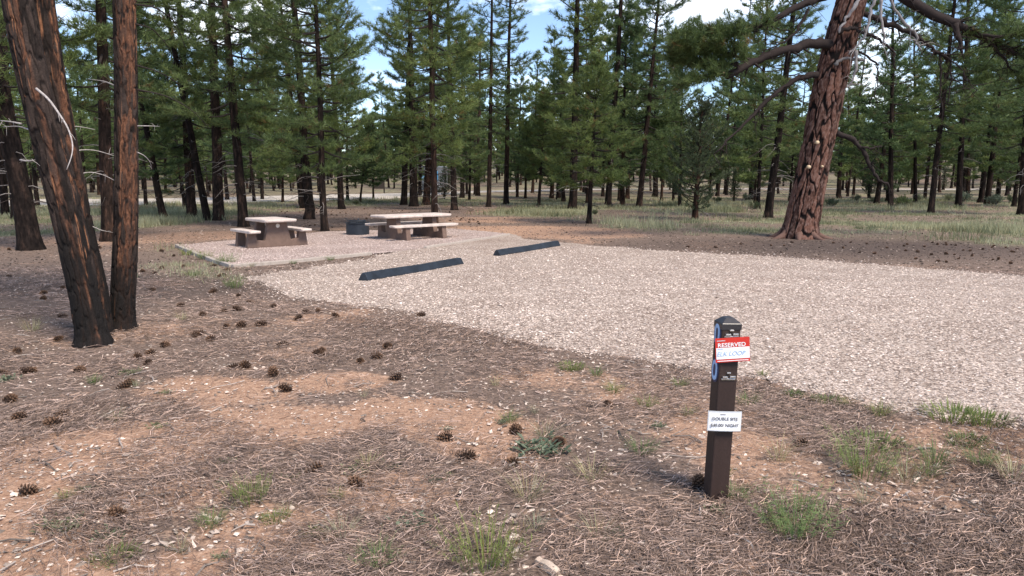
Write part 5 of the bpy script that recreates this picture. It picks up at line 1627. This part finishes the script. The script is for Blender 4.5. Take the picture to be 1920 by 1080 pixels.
WEEDS = [
    (1015, 842, 'rosette', 1.9, 'grey green leafy rosette between pine cones on bare soil'),
    (1022, 822, 'dry', 1.0, 'dry straw grass clump behind the grey green rosette'),
    (470, 940, 'feathery', 0.95, 'yellow green feathery weed alone on the bare left foreground'),
    (910, 1058, 'feathery', 1.5, 'bright green feathery weed beside the pale wood chip'),
    (1203, 850, 'grass', 0.9, 'low green grass tuft halfway between the rosette and the post'),
    (1620, 885, 'feathery', 1.6, 'large feathery green weed below the gravel edge'),
    (1640, 838, 'mat', 1.1, 'spreading green mat just above the large feathery weed'),
    (1790, 782, 'mat', 1.3, 'thick green mat creeping along the gravel edge'),
    (1845, 790, 'mat', 1.1, 'green mat joining the thick mat at the gravel edge'),
    (1555, 755, 'mat', 0.75, 'small rounded green clump at the gravel edge above the post'),
    (1490, 742, 'mat', 0.55, 'tiny green clump at the gravel edge nearest the post'),
    (1652, 780, 'grass', 0.9, 'upright green tuft growing in the gravel edge'),
    (1815, 832, 'mat', 0.8, 'dark green clump below the thick green mat'),
    (1752, 868, 'grass', 1.1, 'blue green grass clump in pebbles below the mats'),
    (1740, 890, 'grass', 0.8, 'short green tuft leaning beside the blue green clump'),
    (1840, 872, 'feathery', 0.8, 'light green weed among pebbles at the spur edge'),
    (1492, 1000, 'feathery', 1.45, 'tall yellow green weed right of the foot of the post'),
    (955, 790, 'grass', 0.7, 'tiny green tuft on bare red soil'),
    (1070, 690, 'mat', 0.8, 'flat green patch at the needle covered spur edge'),
    (515, 975, 'mat', 0.45, 'tiny round green clump on the left foreground'),
    (395, 985, 'grass', 0.75, 'small bright green tuft in pale chips'),
    (708, 1058, 'grass', 0.9, 'grassy tuft right of the pale wood piece'),
    (680, 885, 'rosette', 1.1, 'pale grey rosette left of its twin between two cones'),
    (735, 872, 'rosette', 0.8, 'small pale rosette beside a larger pale rosette'),
    (780, 985, 'rosette', 1.1, 'bluish leafy weed in the needle litter'),
    (545, 650 + 250, 'rosette', 0.7, 'small blue green rosette above a pine cone'),
    (990, 935, 'dry', 1.1, 'thin dry grass tuft in the needle litter'),
    (1110, 900, 'dry', 1.0, 'straw coloured grass wisp left of the post'),
    (1120, 1010, 'dry', 0.9, 'sparse dry wisp in matted needles'),
    (1150, 735, 'grass', 0.8, 'green tuft in litter just below the spur edge'),
    (1215, 765, 'grass', 0.9, 'pale green tuft beside a dead stalk'),
    (1275, 725, 'grass', 0.7, 'short green tuft left of the post by the spur edge'),
    (1400, 760, 'grass', 0.9, 'green tuft just right of the post'),
    (1430, 705, 'grass', 0.5, 'tiny dark green sprig on the gravel'),
    (1380, 935, 'grass', 0.8, 'thin grass tuft at the right foot of the post'),
    (1460, 860, 'dry', 1.0, 'pale grass wisp behind the tall yellow green weed'),
    (1700, 900, 'dry', 1.2, 'tangled dry grass below the large feathery weed'),
    (1900, 900, 'dry', 1.2, 'grey dry grass wisp by the pebbles'),
    (120, 985, 'rosette', 1.0, 'faded grey green weed in the left foreground litter'),
    (210, 1005, 'rosette', 0.9, 'grey green weed below a flattened cone'),
    (215, 1050, 'mat', 0.6, 'dark green flat weed in the left foreground corner'),
    (245, 700, 'rosette', 1.1, 'grey green rosette between cones below the twin pine'),
    (15, 712, 'rosette', 1.0, 'small grey green rosette by a cone left of the twin pine'),
    (300, 800, 'rosette', 0.7, 'faint green sprig in pale litter'),
    (600, 1000, 'rosette', 0.8, 'dull green sprig above the pale wood piece'),
    (640, 1010, 'dry', 0.8, 'dry wisp right above the pale wood piece'),
    (60, 620, 'dry', 1.3, 'wispy dry grass left of the twin pine foot'),
    (340, 600, 'dry', 0.9, 'thin wisp right of the twin pine foot'),
    (425, 496, 'feathery', 2.0, 'spindly weed at the front corner of the pad edging'),
    (385, 486, 'feathery', 1.8, 'spindly weed against the left side board of the pad'),
    (350, 478, 'grass', 1.8, 'grass clump near the far end of the left side board'),
    (470, 500, 'grass', 1.0, 'small weed under the front edging of the pad'),
    (550, 495, 'grass', 0.9, 'little dark weed at the middle of the front edging'),
    (620, 488, 'grass', 1.1, 'dark weed near the gravelled end of the front edging'),
    (440, 540, 'feathery', 1.4, 'grey weed in the shade below the pad corner'),
    (360, 520, 'grass', 1.6, 'shaded grass clump on the bank left of the pad'),
]
for px, py, kind, s, lab in WEEDS:
    g = G(px, py)
    ms, mt = PLANT[kind]
    o = link({'feathery': 'weed', 'grass': 'grass_tuft', 'dry': 'dry_grass_tuft', 'rosette': 'rosette_plant', 'mat': 'creeping_weed'}[kind], random.choice(ms), None, None, label=lab, category='weed', group='weeds around the campsite')
    o.location = (g[0], g[1], float(gz(g[0], g[1])) + 0.006)
    o.rotation_euler = (0, 0, random.uniform(0, 6.28))
    o.scale = (s, s, s * (0.95 if kind == 'feathery' else 0.85))

for _ in range(34):
    px, py = random.uniform(60, 1900), random.uniform(700, 1060)
    g = G(px, py)
    if in_poly(np.array([g[0]]), np.array([g[1]]), SPUR_E)[0]: continue
    kind = random.choice(['rosette', 'dry', 'grass', 'dry'])
    ms, mt = PLANT[kind]
    sx = {'rosette': ('sprig', 'tiny grey green sprig poking through the needle litter'), 'dry': ('grass_wisp', 'tiny straw coloured grass wisp in the needle litter'), 'grass': ('grass_sprig', 'tiny green grass sprig in the needle litter')}[kind]
    o = link(sx[0], random.choice(ms), None, None, label=sx[1], category='weed', group='tiny sprigs in the litter: ' + kind)
    o.location = (g[0], g[1], float(gz(g[0], g[1])) + 0.006); o.rotation_euler = (0, 0, random.uniform(0, 6.28))
    k_ = random.uniform(0.4, 0.7); o.scale = (k_, k_, k_)

# ------------------------------------------------------------------ chunks of wood
def wood_chunk(px, py, L, W, H, rz, label, mat='pale_wood', seed=0):
    g = G(px, py); rg = np.random.default_rng(seed); mb = MB()
    n_ = 7; V, Q = [], []
    for i in range(n_):
        u = i / (n_ - 1) - 0.5
        k = 1 - 1.5 * abs(u) ** 3 + rg.normal(0, 0.06)
        for a, b_ in ((-0.5, 0), (-0.42, 0.8), (0.1, 1.0), (0.5, 0.6), (0.5, 0)):
            V.append((u * L, a * W * k * rg.uniform(0.9, 1.1), b_ * H * k + 0.002))
    for i in range(n_ - 1):
        for j in range(5):
            Q.append([i * 5 + j, i * 5 + (j + 1) % 5, i * 5 + 5 + (j + 1) % 5, i * 5 + 5 + j])
    T = [[0, 2, 1], [0, 3, 2], [0, 4, 3]]; e = (n_ - 1) * 5
    T += [[e, e + 1, e + 2], [e, e + 2, e + 3], [e, e + 3, e + 4]]
    mb.add(V, Q, T)
    o = link('wood_chunk', mb.mesh('wood_chunk'), M[mat], None, label=label, category='wood chunk', group='split wood lying in the foreground')
    o.location = (g[0], g[1], float(gz(g[0], g[1])) + 0.004); o.rotation_euler = (0, 0, math.radians(rz))
wood_chunk(585, 1048, 0.115, 0.035, 0.022, 14, 'pale split wood piece lying in the lower left foreground', seed=1)
wood_chunk(902, 995, 0.085, 0.022, 0.014, 4, 'thin whitish wood chip behind the bright green feathery weed', seed=2)
wood_chunk(1028, 1070, 0.12, 0.045, 0.035, -50, 'rounded grey wood stub at the bottom of the foreground', seed=3)
wood_chunk(850, 1045, 0.09, 0.018, 0.012, -55, 'grey splinter left of the bright green weed', 'dead_wood', seed=4)
wood_chunk(185, 643, 0.30, 0.02, 0.02, 25, 'pale stick at the foot of the charred twin pine', seed=5)
wood_chunk(280, 760, 0.14, 0.012, 0.010, 20, 'thin pale splinter in the litter below the twin pine', seed=6)
wood_chunk(1448, 772, 0.05, 0.03, 0.02, 0, 'small tan wood lump just right of the post', seed=7)
wood_chunk(863, 932, 0.03, 0.02, 0.03, 80, 'small black charred lump above the thin whitish chip', 'cap_dark', seed=8)

# ------------------------------------------------------------------ sage and rabbitbrush beyond the spur
def shrub_mesh(seed, R=0.5, H=0.7, K=240):
    rg = np.random.default_rng(seed); st = MB(); C_, D_, S_ = [], [], []
    for i in range(26):
        a = rg.uniform(0, 6.28); rr = R * rg.uniform(0.2, 1.0); h = H * rg.uniform(0.55, 1.0) * (1 - 0.35 * rr / R)
        e = np.array([math.cos(a) * rr, math.sin(a) * rr, h]); mid = e * 0.5 + [0, 0, -0.05 * H]
        st.tube([(0, 0, -0.05), mid, e], [0.014, 0.009, 0.003], 4, (0.10, 0.085, 0.075), cap=False)
        for k in range(10):
            u = rg.uniform(0.45, 1.05); c = mid + (e - mid) * (u - 0.45) / 0.6
            C_.append(c + rg.normal(0, 0.05, 3)); d = rg.normal(0, 0.6, 3) + [0, 0, 0.8]; D_.append(d / np.linalg.norm(d)); S_.append(rg.uniform(0.06, 0.13))
    V, T, C = needles_arr(np.array(C_), np.array(D_), np.array(S_), 9, 0.018, rg)
    return st.mesh('stems'), mesh_np('foliage', V, [T], C)
SHR = [shrub_mesh(i) for i in (1, 2, 3)]
SHRUBS = [(1560, 386, 0.9, 'juniper_leaf', 'dull green shrub just behind the great pine'), (1690, 386, 1.25, 'weed_leaf', 'yellow green shrub in the open grass'),
          (1720, 376, 1.0, 'sage_leaf', 'grey sage bush behind the yellow green shrub'), (1805, 378, 1.4, 'sage_leaf', 'broad pale sage bush before the reddish old pine'),
          (1865, 384, 1.3, 'sage_leaf', 'sage bush with dark gaps near the edge of the grass'), (1780, 376, 1.0, 'sage_leaf', 'low sage bush left of the broad pale one'),
          (1900, 380, 1.1, 'juniper_leaf', 'dark shrub below the slim dark pine'), (1400, 376, 1.0, 'sage_leaf', 'tall weedy shrub between the juniper and the great pine'),
          (1345, 380, 0.8, 'juniper_leaf', 'small dark shrub right of the leafy juniper'), (1605, 376, 0.9, 'sage_leaf', 'grey shrub right of the great pine'),
          (1640, 380, 0.8, 'sage_leaf', 'little sage bush under the drooping limb'), (1415, 392, 0.8, 'juniper_leaf', 'dark clump left of the leaning pine foot'),
          (668, 384, 0.7, 'juniper_leaf', 'small green shrub left of the notice board'), (1115, 402, 0.45, 'juniper_leaf', 'tiny dark bush beside the young pine stem')]
SM = {}
for px, py, s, mt, lab in SHRUBS:
    g = G(px, py)
    i = random.randrange(3)
    root = empty('shrub', (g[0], g[1], float(gz(g[0], g[1]))), random.uniform(0, 6.28), label=lab, category='shrub', group='shrubs in the grass')
    st, fo = SHR[i]
    key = (i, mt)
    if key not in SM:
        SM[key] = fo.copy(); SM[key].materials.append(M[mt])
    o = link('stems', st, M['bough'], root); o.scale = (s, s, s)
    o = link('foliage', SM[key], None, root); o.scale = (s, s, s)
